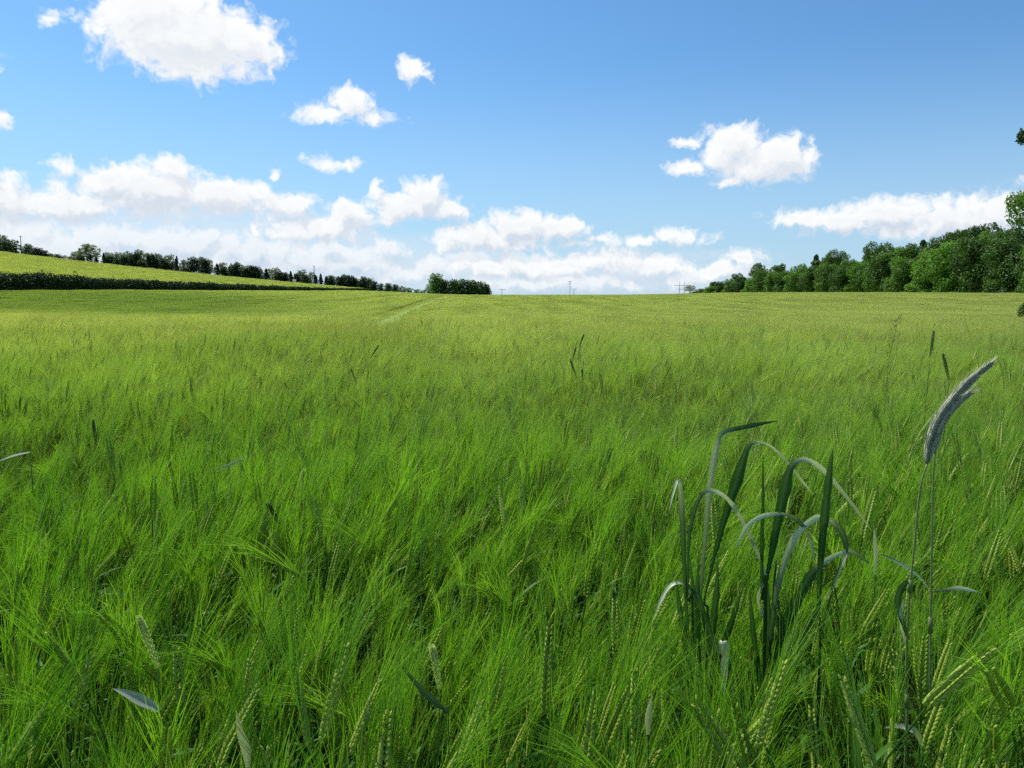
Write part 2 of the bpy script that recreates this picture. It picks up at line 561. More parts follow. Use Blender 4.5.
# the broad-leaved weeds stand in a thinner spot
spot = ((cand[:, 0] - .33) / .21) ** 2 + ((cand[:, 1] - 1.10) / .19) ** 2 < 1
keepB &= ~(spot & (rng.random(len(cand)) < .6))
order = np.argsort(cand[:, 1])
isA = np.zeros(len(cand), bool)
nA = 0
for i in order:
    if not keepB[i] or nA >= 288: continue
    c, s = math.cos(rzs[i]), math.sin(rzs[i]); t = protos[pks[i]][2] * scs[i]
    q = inview((cand[i, 0] + c * t[0] - s * t[1], cand[i, 1] + s * t[0] + c * t[1], gz(*cand[i]) + t[2]))
    if q is None or not (8 < q[0] < 1016 and 300 < q[1] < 752): continue
    isA[i] = True; nA += 1
for i in np.where(isA)[0]:
    stalk(cand[i, 0], cand[i, 1], rzs[i], scs[i], int(pks[i]))
for px, py, Y, lo, rz in [(1000, 690, .80, 1.0, -.2), (962, 645, .88, .7, .1), (992, 742, .78, .8, .0), (335, 690, .90, .5, .3), (302, 706, .88, .3, 2.6), (498, 690, .94, .2, .1), (548, 668, .98, .1, 1.2),
                         (828, 560, 1.25, 1.0, .0), (772, 702, .92, .5, -.2), (722, 728, .88, .6, .4), (590, 735, .86, .2, 1.8), (66, 662, .96, .4, 2.9), ]:
    k = min(range(NV), key=lambda q: abs(leans[q] - lo))
    tgt = at(px, py, Y); t_ = protos[k][2]; sc_ = float(np.clip((tgt.z - gz(tgt.x, Y)) / t_[2], .75, 1.3))
    c, sn = math.cos(rz), math.sin(rz)
    stalk(tgt.x - sc_ * (c * t_[0] - sn * t_[1]), Y - sc_ * (sn * t_[0] + c * t_[1]), rz, sc_, k)
print('A stalks', nA, 'max depth', cand[isA, 1].max())
nb = keepB & ~isA


def cat(mbs):
    o = MB()
    for m in mbs: o.v += m.v; o.t += m.t; o.f += [tuple(i + o.n for i in f) for f in m.f]; o.n += m.n
    return o


vars_ = [dict(stem=p[1]['stem'], ear=p[1]['ear'], awn=p[1]['awn'], leaf=cat(p[1]['leaf'])) for p in protos]
ptsB = with_z(cand[nb]); wB = cand[nb]
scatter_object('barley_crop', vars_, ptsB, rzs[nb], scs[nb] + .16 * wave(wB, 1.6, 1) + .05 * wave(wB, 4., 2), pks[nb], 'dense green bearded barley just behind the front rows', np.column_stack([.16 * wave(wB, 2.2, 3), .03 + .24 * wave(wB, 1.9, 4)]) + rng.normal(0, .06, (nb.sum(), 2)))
print('B stalks', nb.sum())

# --- C: half metre patches out to 26 m
r = rng
patchC = []
for k in range(8):
    parts = {m: MB() for m in MATK}
    for q in jitter_grid(-.27, .27, -.27, .27, .054, r, .5):
        H, lean, az = rand_stalk(r)
        lodmesh(parts, None, H, lean, az, r, np.array([q[0], q[1], 0]), .85, 32)
    patchC.append(parts)
P = jitter_grid(-26, 26, 5.0, 32, .46, r, .25)
P = P[(np.abs(P[:, 0]) < .72 * P[:, 1] + 1.6) & (P[:, 1] + r.normal(0, 2.2, len(P)) < 27)]
side = jitter_grid(-7, 7, -5, 5.0, .48, r, .25)
side = side[(np.abs(side[:, 0]) > .72 * side[:, 1] + 1.0) & (np.hypot(side[:, 0], side[:, 1]) > 1.3) & ~((np.abs(side[:, 0]) < 1.2) & (side[:, 1] < 1))]
yt = np.arange(26, 230, .46); Tm = np.concatenate([np.column_stack([tramx(yt) + q, yt]) for q in np.arange(-2.1, 2.11, .42)])
Tm = Tm + r.uniform(-.1, .1, Tm.shape)
P = np.concatenate([P, side, Tm])
off = np.abs(P[:, 0] - tramx(P[:, 1])); gap = (P[:, 1] > 20) & (np.abs(off - .9) < .46); rut = gap & (np.abs(off - .9) < .25)
sg = P[:, 0] - tramx(P[:, 1]); RUT = P[rut & (sg > 0)]; RUTL = P[rut & (sg < 0)]; P = P[~gap]
n = len(P)
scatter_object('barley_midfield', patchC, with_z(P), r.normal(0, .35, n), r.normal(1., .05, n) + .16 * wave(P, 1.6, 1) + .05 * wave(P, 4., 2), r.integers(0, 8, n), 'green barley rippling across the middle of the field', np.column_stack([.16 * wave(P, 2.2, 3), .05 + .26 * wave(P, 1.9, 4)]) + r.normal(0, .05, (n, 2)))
print('C patches', n)
keep = dict(M)
M['stem'] = M['leaf'] = M['ear'] = M['awn'] = leafy('flattened_barley', (.52, .58, .24), (.76, .80, .44), trans=.35, rough=.4, spec=.4)
n = len(RUT)
scatter_object('barley_wheel_tracks', patchC[:3], with_z(RUT), r.normal(0, .35, n), r.normal(.93, .06, n), r.integers(0, 3, n), 'paler line of barley in the right wheel track')
M['stem'] = M['leaf'] = M['ear'] = M['awn'] = leafy('dark_barley', (.035, .09, .014), (.09, .18, .03), trans=.25, rough=.45, spec=.3)
n = len(RUTL)
scatter_object('barley_left_track', patchC[3:6], with_z(RUTL), r.normal(0, .35, n), r.normal(.86, .06, n), r.integers(0, 3, n), 'darker green line of barley in the left wheel track')  # left track barley coloured a darker green
M.update(keep)

# --- D: two metre patches to the far edges of the field
patchD = []
for k in range(6):
    parts = {m: MB() for m in MATK}
    for q in jitter_grid(-1.05, 1.05, -1.05, 1.05, .075, r, .5):
        H, lean, az = r.normal(.70, .025), abs(r.normal(.35, .15)), r.normal(.25, .6)
        lodmesh(parts, None, H, lean, az, r, np.array([q[0], q[1], 0]), 2.2, 9, leaf=False, ear_on=r.random() < .25)
    patchD.append(parts)
P = jitter_grid(-71, 99, 22.5, 330, 1.8, r, .25)
P = P[(np.abs(P[:, 0]) < .9 * P[:, 1] + 6) & (P[:, 0] > -70.5) & (P[:, 0] < 98)]
P = P[np.abs(P[:, 0] - tramx(P[:, 1])) > 2.6]
n = len(P)
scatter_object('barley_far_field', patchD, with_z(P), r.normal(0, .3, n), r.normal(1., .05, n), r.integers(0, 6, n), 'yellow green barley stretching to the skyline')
print('D patches', n)
P = jitter_grid(-330, -74, 190, 412, 2.7, r, .25)
P = P[P[:, 0] > -.9 * P[:, 1] - 6]
n = len(P)
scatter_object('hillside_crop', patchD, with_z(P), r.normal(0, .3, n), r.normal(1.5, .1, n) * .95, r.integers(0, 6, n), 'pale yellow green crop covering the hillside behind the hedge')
print('H patches', n)

# ------------------------------------------------------------------ weeds, rye and odd grasses in front
def leaf_px(pts, w, Y, dy=0., fold=.15, n=22, tint=.5, prof_=None, roll=None):
    """a grass blade through photo points at depth Y (dy: extra depth towards its tip)"""
    k = len(pts)
    W = np.array([at(p[0], p[1], Y + dy * i / max(1, k - 1) + (p[2] if len(p) > 2 else 0)) for i, p in enumerate(pts)])
    P = spline(W, n)
    s = np.linspace(0, 1, n)
    ww = np.interp(s, np.linspace(0, 1, len(w)), w) * (.64 * Y / FPX) * (1 + .10 * np.sin(s * 31 + len(w)) + .07 * np.sin(s * 57)) if not np.isscalar(w) else w * Y / FPX * (prof_ if prof_ is not None else np.clip(np.minimum(.5 + s * 1.5, (1 - s) ** .8 * 1.7), .03, 1))
    if not np.isscalar(tint): ww = ww * (1.12 - .38 * np.interp(s, np.linspace(0, 1, len(tint)), tint))
    T = np.gradient(P, axis=0); T /= np.linalg.norm(T, axis=1)[:, None]
    # blade face turns from facing the sun side to lying flat where it arches over
    rl = np.linspace(*(roll or (.5, .9)), n) * .45 + .15
    up = np.array([0, 0, 1.])
    S = np.cross(T, np.array([-.30, -.72, .62])); S /= np.linalg.norm(S, axis=1)[:, None] + 1e-9
    Bn = np.cross(T, S)
    S = S * np.cos(rl)[:, None] + Bn * np.sin(rl)[:, None]
    # remove sudden flips
    for i in range(1, n):
        if S[i] @ S[i - 1] < 0: S[i] = -S[i]
    mb = MB()
    B2 = np.cross(T, S)
    V = np.stack([P - S * ww[:, None] / 2, P - S * ww[:, None] / 4 + B2 * (fold * .6 * ww)[:, None], P + B2 * (fold * ww)[:, None], P + S * ww[:, None] / 4 + B2 * (fold * .6 * ww)[:, None], P + S * ww[:, None] / 2], 1)
    f = [(i * 5 + j, i * 5 + j + 1, i * 5 + j + 6, i * 5 + j + 5) for i in range(n - 1) for j in range(4)]
    if not np.isscalar(tint): tint = (np.interp(s, np.linspace(0, 1, len(tint)), tint)[:, None] + np.array([.0, .02, .11, -.02, .0])).ravel().clip(0, 1)
    mb.add(V, f, tint)
    return mb


def local(mb, o):
    for v in mb.v: v -= np.array(o)
    return mb


def weed(base, Y, label, leaves, stems, cat_='weed grass', name='broad_leaved_grass', group='broad leaved grass tillers among the barley'):
    b = at(base[0], base[1], Y); o = Vector((b.x, b.y, gz(b.x, b.y)))
    root = empty(name, o); tag(root, label, cat_, group, 'thing')
    for pts, w in stems:
        mb = MB()
        W = np.vstack([[o.x, o.y, o.z]] + [np.array(at(*p, Y)) for p in pts])
        tube(mb, spline(W, 14), np.linspace(.0028, .0016, 14) * w, 6, .12)
        local(mb, o).build('stem', M['weed'], root)
    for kw in leaves:
        kw = dict(kw)
        mb = leaf_px(kw.pop('p'), kw.pop('w'), Y + kw.pop('off', 0), **kw)
        local(mb, o).build('leaf', M['weed'], root)
    return root


L = lambda p, w, **k: dict(p=p, w=w, **k)  # tint lists paint glare on the arches, uprights stay dark
weed((688, 700), 1.22, 'grass tiller with pale folded tip, leftmost of the broad-leaved weeds', [
    L([(690, 690), (686, 650), (680, 610), (676, 580)], [6, 9, 9, 1], tint=[.04, .06, .1, .14]),
    L([(694, 690), (696, 650), (694, 600), (690, 560)], [6, 10, 9, 1], tint=[.04, .06, .1, .14]),
    L([(690, 690), (680, 660), (668, 645), (655, 650)], [5, 7, 6, 1], tint=[.04, .06, .1, .14]),
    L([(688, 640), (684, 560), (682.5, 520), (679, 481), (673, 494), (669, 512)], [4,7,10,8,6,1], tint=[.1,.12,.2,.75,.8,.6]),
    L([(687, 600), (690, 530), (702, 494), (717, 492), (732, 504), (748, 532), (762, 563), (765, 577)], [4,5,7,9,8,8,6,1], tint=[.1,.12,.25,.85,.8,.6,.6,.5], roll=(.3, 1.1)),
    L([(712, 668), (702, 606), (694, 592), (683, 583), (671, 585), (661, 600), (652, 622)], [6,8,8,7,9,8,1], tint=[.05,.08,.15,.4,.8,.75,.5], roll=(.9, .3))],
    [([(692, 640), (688, 600)], 1.)])
weed((706, 720), 1.25, 'tallest broad-leaved grass tiller, tip blade folded to the right above the barley', [
    L([(706, 700), (710, 650), (716, 600), (718, 560)], [7, 12, 11, 1], tint=[.04, .06, .1, .14]),
    L([(704, 700), (698, 650), (697, 600), (699, 555)], [7, 12, 10, 1], tint=[.04, .06, .1, .14]),
    L([(708, 700), (722, 650), (734, 615), (742, 590)], [6, 10, 9, 1], tint=[.04, .06, .1, .14]),
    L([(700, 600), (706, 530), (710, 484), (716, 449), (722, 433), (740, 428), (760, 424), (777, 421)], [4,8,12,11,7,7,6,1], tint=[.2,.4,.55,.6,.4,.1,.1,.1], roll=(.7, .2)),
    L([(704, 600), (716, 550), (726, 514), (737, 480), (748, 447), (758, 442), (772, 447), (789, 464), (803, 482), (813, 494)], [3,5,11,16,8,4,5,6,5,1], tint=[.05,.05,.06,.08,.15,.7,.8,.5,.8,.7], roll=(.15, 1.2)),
    L([(700, 610), (707, 628), (714, 645), (722, 657), (726, 642), (731, 645)], [6,9,9,7,6,1], tint=[.08,.1,.12,.2,.2,.2])],
    [([(708, 660), (704, 600)], 1.1)])
weed((722, 760), 1.12, 'low weed blade hanging in a broad pale fold beside dark gap', [
    L([(702, 610), (710, 632), (718, 655), (724, 641), (725, 660), (722, 694)], [8,10,13,16,16,10], tint=[.06,.1,.2,.9,.75,.45], roll=(.2, .5))],
    [([(706, 690), (702, 612)], .9)])
weed((764, 720), 1.18, 'weed tiller with slim upright dark blade, middle of the weed clump', [
    L([(764, 710), (757, 660), (752, 620), (750, 590)], [6, 9, 8, 1], tint=[.04, .06, .1, .14]),
    L([(768, 710), (776, 660), (786, 620), (800, 585)], [7, 12, 11, 1], tint=[.04, .06, .1, .14]),
    L([(766, 710), (768, 660), (769, 620), (767, 575)], [7, 10, 9, 1], tint=[.04, .06, .1, .14]),
    L([(762, 600), (762, 540), (763, 500), (763, 455)], [4,6,5,1], tint=[.03,.04,.06,.1]),
    L([(762, 600), (772, 552), (778, 520), (785, 489), (791, 467), (803, 459), (816, 464), (830, 477), (853, 505), (871, 530)], [4,8,14,17,11,8,10,9,7,1], tint=[.05,.05,.08,.1,.15,.75,.85,.75,.55,.7], roll=(.1, 1.1)),
    L([(764, 620), (758, 600), (762, 586), (766, 574), (759, 567)], [4,5,5,4,1], tint=[.7,.7,.7,.6,.5])],
    [([(764, 660), (765, 575)], 1.2), ([(770, 660), (776, 560)], 1.)])
weed((790, 740), 1.16, 'weed tiller whose broad pale blade arches over like a hoop', [
    L([(788, 720), (796, 670), (806, 630), (822, 600)], [7, 12, 10, 1], tint=[.04, .06, .1, .14]),
    L([(788, 720), (784, 670), (780, 630), (772, 600)], [6, 10, 9, 1], tint=[.04, .06, .1, .14]),
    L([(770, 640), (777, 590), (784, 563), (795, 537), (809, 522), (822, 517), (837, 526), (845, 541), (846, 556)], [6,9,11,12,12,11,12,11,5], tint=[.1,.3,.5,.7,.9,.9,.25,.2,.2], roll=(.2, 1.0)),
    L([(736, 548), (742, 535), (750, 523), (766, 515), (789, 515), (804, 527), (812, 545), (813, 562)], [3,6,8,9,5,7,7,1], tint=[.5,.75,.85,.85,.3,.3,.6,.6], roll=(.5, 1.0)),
    L([(774, 665), (788, 620), (800, 595), (813, 572), (827, 560), (841, 553), (853, 552), (869, 563)], [8,14,16,12,9,9,8,2], tint=[.03,.05,.06,.12,.75,.8,.4,.15], roll=(.2, 1.1))],
    [([(782, 680), (778, 600)], 1.1)])
weed((818, 740), 1.14, 'weed tiller with stiff upright dark blade, rightmost of the weed clump', [
    L([(818, 620), (821, 557), (825, 515), (829, 477), (833, 448)], [5,9,13,11,1], tint=[.05,.06,.1,.12,.2], roll=(.25, .5)),
    L([(822, 630), (832, 590), (838, 570), (848, 553), (843, 562), (835, 582), (828, 600)], [3,4,4,3,8,6,1], tint=[.1,.1,.1,.4,.8,.7,.4]),
    L([(775, 690), (783, 660), (790, 640), (795, 628)], [5,7,6,1], tint=[.5,.6,.6,.5])],
    [([(819, 680), (818, 610)], 1.)])

# rye: two tall stalks with grey bent ears
def rye(label, ear_pts, stem_pts, Y, w, leaves, seed):
    r = np.random.default_rng(seed)
    b = at(*stem_pts[-1], Y); o = Vector((b.x - .004, b.y, gz(b.x, b.y)))
    root = empty('rye_stalk', o); tag(root, label, 'rye', 'rye stalks standing above the barley')
    mb = MB()
    W = np.vstack([np.array(at(*p, Y)) for p in stem_pts] + [[o.x, o.y, o.z]])
    P = spline(W, 24); tube(mb, P, np.linspace(.0011, .0020, 24), 8, np.linspace(.9, .3, 24).repeat(8))
    for q in (.45, .75):                                     # nodes on the stem
        i = int(q * 23); tube(mb, P[i:i + 2] * .9 + P[i:i + 1] * .1, [.0031, .0031], 8, .1)
    local(mb, o).build('stem', M['rye_stem'], root)
    E = spline(np.array([np.array(at(*p, Y)) for p in ear_pts]), 40)
    ear, awn = MB(), MB()
    T, N, B = frames(E)
    sdir = np.cross(T, [0, -1., 0]); sdir /= np.linalg.norm(sdir, axis=1)[:, None]
    fdir = np.cross(T, sdir)
    tube(ear, E, np.interp(np.linspace(0, 1, 40), [0, .1, .5, .9, 1], [.0012, .0022, .0030, .0022, .0006]), 6, .2)
    nk = 34
    for i in range(nk):
        q = i / nk; j = min(38, int(q * 39)); sz = math.sin(math.pi * min(1, .18 + q * .80)) ** .6
        for sg in (-1, 1):
            for row in (-1, 1):
                o_ = sdir[j] * sg * .8 + fdir[j] * row * .6
                o_ /= np.linalg.norm(o_)
                c = E[j] + o_ * .0018 * sz * w
                Td = T[j] + o_ * .22
                tip = kernel(ear, c, Td, o_, .0135 * (.5 + .5 * sz), .0023 * sz * w, r.uniform(.25, 1) if sg < 0 else r.uniform(.0, .5))  # left grains paler: lit side of the ear painted into the tint
                L_ = r.uniform(.008, .018) * (1.1 - .6 * q)
                d = T[j] + o_ * r.uniform(.03, .14); d /= np.linalg.norm(d)
                ribbon(awn, [tip - d * .002, tip + d * L_], np.array([.0008, .0002]), r.normal(size=3), tint=r.uniform(.4, 1))
    e = local(ear, o).build('ear', M['rye_ear'], root)
    local(awn, o).build('awns', M['rye_ear'], e)
    for kw in leaves:
        kw = dict(kw); mb = leaf_px(kw.pop('p'), kw.pop('w'), Y + kw.pop('off', 0), **kw)
        local(mb, o).build('leaf', M['weed'], root)


rye('tall rye stalk with the longer grey bent ear, upper of two', [(927, 464), (930, 443), (939, 420), (956, 396), (974, 377), (994, 361)],
    [(927, 464), (920, 490), (914, 550), (909, 602), (906, 680), (905, 768)], 1.0, .92,
    [L([(909, 640), (902, 620), (898, 600), (903, 586), (910, 580)], [4,8,11,10,2], tint=[.05,.06,.1,.1,.1]), L([(907, 648), (902, 628), (901, 612), (904, 600)], [1,8,9,5], tint=[.5,.8,.75,.4])], 3)
rye('tall rye stalk with shorter grey ear tucked under the longer one', [(934, 453), (937, 437), (943, 422), (952, 409), (962, 399), (971, 392)],
    [(935, 452), (933, 490), (931, 602), (930, 680), (930, 768)], 1.03, .7,
    [L([(931, 592), (920, 578), (905, 566), (890, 558), (880, 554)], [2,4,8,6,1], tint=[.5,.75,.7,.3,.1], roll=(.4, .8)), L([(931, 592), (944, 590), (958, 588), (970, 590), (981, 593)], [2,5,9,7,1], tint=[.2,.3,.8,.8,.6], roll=(1.2, .2))], 4)


# single loose blades that catch the light low down
def loose_blade(label, pts, w, Y, mat='weed', roll=(.3, .6), tint=.72):
    mb = leaf_px(pts, w, Y, tint=tint, roll=roll)
    b = at(*pts[0][:2], Y); o = Vector((b.x, b.y, gz(b.x, b.y)))
    root = empty('weed_grass', o); tag(root, label, 'grass blade', 'single pale blades among the barley', 'thing')
    st = MB(); tube(st, spline(np.array([[o.x, o.y, o.z], [b.x + .004, b.y, (o.z + b.z) / 2], [b.x, b.y, b.z]]), 8), .0013, 5, .4)
    local(st, o).build('stem', M['stem'], root)
    local(mb, o).build('leaf', M[mat], root)


loose_blade('pale pointed blade lying flat near the lower left corner', [(160, 710), (145, 702), (128, 694), (112, 688)], 11, 1.0, 'dry_and_glint')
loose_blade('blue green blade slanting across the barley at bottom centre', [(448, 712), (433, 700), (415, 682), (393, 655)], 7, .98, tint=.2)
loose_blade('narrow pale blade standing upright in the bottom left quarter', [(248, 768), (246, 750), (240, 730), (236, 710)], 10, .95)
loose_blade('pale blade hidden low beside a bearded ear, bottom right of centre', [(648, 735), (648, 720), (650, 706), (652, 695)], 7, .97, 'dry_and_glint')
loose_blade('flat silvery blade low behind the longer rye stalk', [(922, 745), (915, 731), (899, 726), (884, 728)], 8, 1.1)
loose_blade('thin pale streak lying at the left edge', [(30, 452), (15, 455), (4, 459), (-12, 466)], 4, 2.4, 'dry_and_glint')  # narrow streak in a pale colour
loose_blade('pale painted highlight of an awn streak slanting up, left half of the field', [(212, 470), (226, 466), (240, 460), (250, 455)], 3, 2.3, 'dry_and_glint')  # pale blade added as the painted highlight of a streak of awns
loose_blade('thin bleached blade upright right of the weeds', [(875, 575), (876, 555), (875, 540), (874, 527)], 5, 1.4, 'dry_and_glint')


# odd grass heads standing up out of the barley
def head(label, p0, p1, w, Y, mat, kind='spike', name='flowering_grass', group='odd grass heads above the barley', cat_='grass head', seed=0):
    r = np.random.default_rng(seed + int(p0[0]))
    A, Bp = at(*p0, Y), at(*p1, Y)
    o = Vector((A.x - .02, A.y, gz(A.x, A.y)))
    root = empty(name, o); tag(root, label, cat_, group, 'thing')
    st = MB(); tube(st, spline(np.array([list(o), [(o.x * 2 + A.x) / 3, A.y, o.z + (A.z - o.z) * .6], list(A)]), 9), np.linspace(.0017, .001, 9), 5, .5)
    local(st, o).build('stem', M['stem' if mat != 'dark_ear' else 'dark_ear'], root)
    mb = MB()
    mid = (np.array(A) + np.array(Bp)) / 2 + np.array([(Bp.x - A.x) * .12, 0, .01])
    E = spline(np.array([list(A), mid, list(Bp)]), 26)
    T, N, B = frames(E)
    rad = w * Y / FPX / 2 * (.72 if mat == 'dark_ear' else .9)
    if kind == 'spike':
        for i in range(25):
            sz = math.sin(math.pi * (.12 + .82 * i / 25)) ** .5
            for k in range(5):
                an = k * 1.257 + i * .6
                o_ = math.cos(an) * N[i] + math.sin(an) * B[i]
                kernel(mb, E[i] + o_ * rad * .45 * sz, T[i] + o_ * .3, o_, rad * 1.4 * sz + .002, rad * .28 * sz, r.uniform(0, 1))
    else:                                                     # loose panicle
        tube(mb, E, np.linspace(.001, .0005, 26), 4, .4)
        for i in range(3, 26, 2):
            for k in range(2):
                an = r.uniform(0, 6.28); o_ = math.cos(an) * N[i] + math.sin(an) * B[i]
                ln = rad * r.uniform(.6, 1.3) * (1.2 - i / 30)
                q = E[i] + (T[i] * .9 + o_ * .7) * ln
                ribbon(mb, [E[i], q], np.array([.0008, .0006]), r.normal(size=3), tint=.4)
                kernel(mb, q, T[i] * .8 + o_ * .5, o_, .012, .0022, r.uniform(0, 1))
    local(mb, o).build('ear', M[mat], root)


head('dark grass head leaning right, highest on the left half of the field', (371, 357), (379, 345), 2.2, 5.2, 'dark_ear')
head('small dark grass head just lower left of its taller dark neighbour', (357, 384), (351, 369), 2.2, 4.6, 'dark_ear')
head('uppermost dark grass head in the middle of the field', (579, 347), (584, 334), 2.2, 5.6, 'dark_ear')
head('dark grass head directly under the uppermost middle one', (572, 362), (576, 347), 2.2, 5.0, 'dark_ear')
head('slanting dark grass head, lowest of three in mid field', (577, 378), (570, 359), 2.6, 4.4, 'dark_ear')
head('upright dark grass head right of the slanting one', (583, 382), (582, 369), 2.2, 4.2, 'dark_ear')
head('loose branching grass panicle right of centre beneath the wood', (889, 358), (898, 318), 16, 3.4, 'dark_ear', 'panicle')
head('slim grey grass head upright above the long rye ear', (930, 357), (934, 331), 3.6, 3.0, 'dark_ear')
head('drooping dark grass head right of the slim grey one', (949, 380), (943, 354), 4, 2.6, 'dark_ear')
head('pale whiskered grass head left of centre in the field', (297, 497), (304, 470), 5, 1.9, 'pale_ear')
head('dark curved grass head below the pale whiskered one', (279, 524), (267, 504), 6, 1.7, 'dark_ear')
head('cream flowering grass head, lower left', (158, 668), (139, 617), 8, 1.05, 'pale_ear')
head('cream flowering grass head, bottom centre beside the slanting blade', (440, 690), (432, 647), 8, 1.0, 'pale_ear')
head('pale slim grass head in the corner, bottom left', (31, 765), (29, 724), 6, .95, 'pale_ear')
head('upright dark grass head on the far left of the field', (96, 445), (93, 420), 4, 2.8, 'dark_ear')

# ------------------------------------------------------------------ trees
def leaf_cloud(mb, C, Rr, n, size, r, flat=.35, tint0=0., up_bias=.25):
    """n leaf clumps spread through a lobe, denser at its skin"""
    d = r.normal(size=(n, 3)); d /= np.linalg.norm(d, axis=1)[:, None]
    rad = r.uniform(.35, 1.0, n) ** .45 * r.uniform(.9, 1.12, n)
    P = C + d * Rr * rad[:, None]
    nrm = d * .7 + r.normal(0, .55, (n, 3)) + np.array([0, 0, up_bias]); nrm /= np.linalg.norm(nrm, axis=1)[:, None]
    a = np.cross(nrm, r.normal(size=(n, 3))); a /= np.linalg.norm(a, axis=1)[:, None] + 1e-9
    b = np.cross(nrm, a)
    s = size * r.uniform(.5, 1.3, n)[:, None]
    V = np.stack([P - a * s * .5, P + b * s * .33 + nrm * s * .12, P + a * s * .55, P - b * s * .33 + nrm * s * .08], 1)
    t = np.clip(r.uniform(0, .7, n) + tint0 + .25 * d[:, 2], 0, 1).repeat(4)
    mb.add(V.reshape(-1, 3), [(4 * i, 4 * i + 1, 4 * i + 2, 4 * i + 3) for i in range(n)], t)


def tree_meshes(kind, seed, nleaf, size):
    """unit-height tree (height 1, crown half width about .4): trunk mesh and crown mesh"""
    r = np.random.default_rng(seed)
    tr, cr = MB(), MB()
    if kind == 'conifer':
        tube(tr, [(0, 0, 0), (0, 0, .5), (.01, 0, .97)], [.028, .018, .003], 6)
        n = nleaf
        h = r.uniform(.04, 1, n) ** .8 * .98 + .02
        h = 1 - (1 - h) * 1.0
        rad = .23 * (1 - h) ** .75 * (1 + .25 * np.sin(h * 45 + r.uniform(0, 6))) * r.uniform(.35, 1.1, n) + .008
        an = r.uniform(0, 6.28, n)
        P = np.stack([np.cos(an) * rad, np.sin(an) * rad, h - rad * .15], 1)
        d = np.stack([np.cos(an), np.sin(an), np.full(n, .35)], 1)
        nrm = d + r.normal(0, .5, (n, 3)); nrm /= np.linalg.norm(nrm, axis=1)[:, None]
        a = np.cross(nrm, [0, 0, 1.]); a /= np.linalg.norm(a, axis=1)[:, None]; b = np.cross(nrm, a)
        s = size * r.uniform(.5, 1.3, n)[:, None]
        V = np.stack([P - a * s * .35, P + b * s * .5, P + a * s * .35, P - b * s * .45], 1)
        cr.add(V.reshape(-1, 3), [(4 * i, 4 * i + 1, 4 * i + 2, 4 * i + 3) for i in range(n)], np.clip(r.uniform(0, .6, n) + .2 * (h - .5), 0, 1).repeat(4))
        for k in range(12):
            z = .1 + .07 * k; an = r.uniform(0, 6.28); q = .2 * (1 - z)
            tube(tr, [(0, 0, z), (math.cos(an) * q, math.sin(an) * q, z + .02)], [.006, .002], 4)
        return tr, cr
    low = {'broad': .16, 'full': .03, 'ash': .30, 'bush': 0.}[kind]
    tz = .45 if kind != 'bush' else .25
    lean = r.normal(0, .02, 2)
    tube(tr, [(0, 0, 0), (lean[0], lean[1], tz * .5), (lean[0] * 2, lean[1] * 2, tz), (lean[0] * 2.5, lean[1] * 3, .8)], [.04, .03, .022, .006], 7)
    nl = {'broad': 17, 'full': 22, 'ash': 20, 'bush': 11}[kind]
    lobes = []
    for k in range(nl):
        z = low + .08 + (.84 - low) * ((k + r.uniform(0, 1)) / nl)
        prof_ = math.sqrt(max(.04, 1 - ((z - .36) / .64) ** 2)) if z > .36 else .82 + .5 * z
        an = k * 2.4 + r.uniform(-.5, .5); q = .31 * prof_ * r.uniform(.45, 1.1)
        rr = r.uniform(.10, .18) * (.75 + .35 * prof_)
        if kind == 'ash': rr *= .72
        c = np.array([math.cos(an) * q, math.sin(an) * q, min(z, 1 - rr * .8)])
        lobes.append((c, rr))
        z0 = min(.75, max(low * .9 + .06, c[2] - q * .9 - .05))
        tube(tr, [(lean[0] * 2, lean[1] * 2, z0), (c[0] * .5, c[1] * .5, z0 + (c[2] - z0) * .6), tuple(c)], [.013, .008, .003], 4)
        if kind == 'ash':
            for e in range(4):
                d = r.normal(size=3); d /= np.linalg.norm(d); d[2] = abs(d[2])
                tube(tr, [tuple(c), tuple(c + d * rr * 1.1)], [.004, .001], 3)
    tot = sum(q[1] ** 2 for q in lobes)
    for c, rr in lobes:
        m = int(nleaf * rr ** 2 / tot)
        t0 = r.uniform(-.15, .3)
        leaf_cloud(cr, c, np.array([rr * 1.1, rr * 1.1, rr * .95]), m, size, r, tint0=t0)
        for e in range(3):                                    # small outlying sprays break up the outline
            d = r.normal(size=3); d /= np.linalg.norm(d); d[2] = abs(d[2]) * .8
            leaf_cloud(cr, c + d * rr * r.uniform(.85, 1.25), np.full(3, rr * .35), max(4, m // 14), size, r, tint0=t0 + .1)
    if kind in ('broad', 'full'):
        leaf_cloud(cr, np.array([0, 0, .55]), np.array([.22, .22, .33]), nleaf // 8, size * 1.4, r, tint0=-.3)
    return tr, cr


TREE = {}


def tree_proto(kind, nv, nleaf, size, tagname):
    out = []
    for k in range(nv):
        tr, cr = tree_meshes(kind, 40 + k * 7 + len(tagname), nleaf, size)
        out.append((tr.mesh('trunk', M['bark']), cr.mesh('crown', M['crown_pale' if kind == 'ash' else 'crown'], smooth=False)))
    TREE[tagname] = out


tree_proto('full', 7, 7500, .036, 'wood')
tree_proto('broad', 3, 7000, .036, 'wood_tall')
tree_proto('conifer', 3, 2600, .05, 'wood_conifer')
tree_proto('full', 4, 1800, .065, 'small_full')
tree_proto('ash', 4, 620, .07, 'small_ash')
tree_proto('conifer', 3, 520, .085, 'small_conifer')
tree_proto('bush', 3, 700, .09, 'bush')


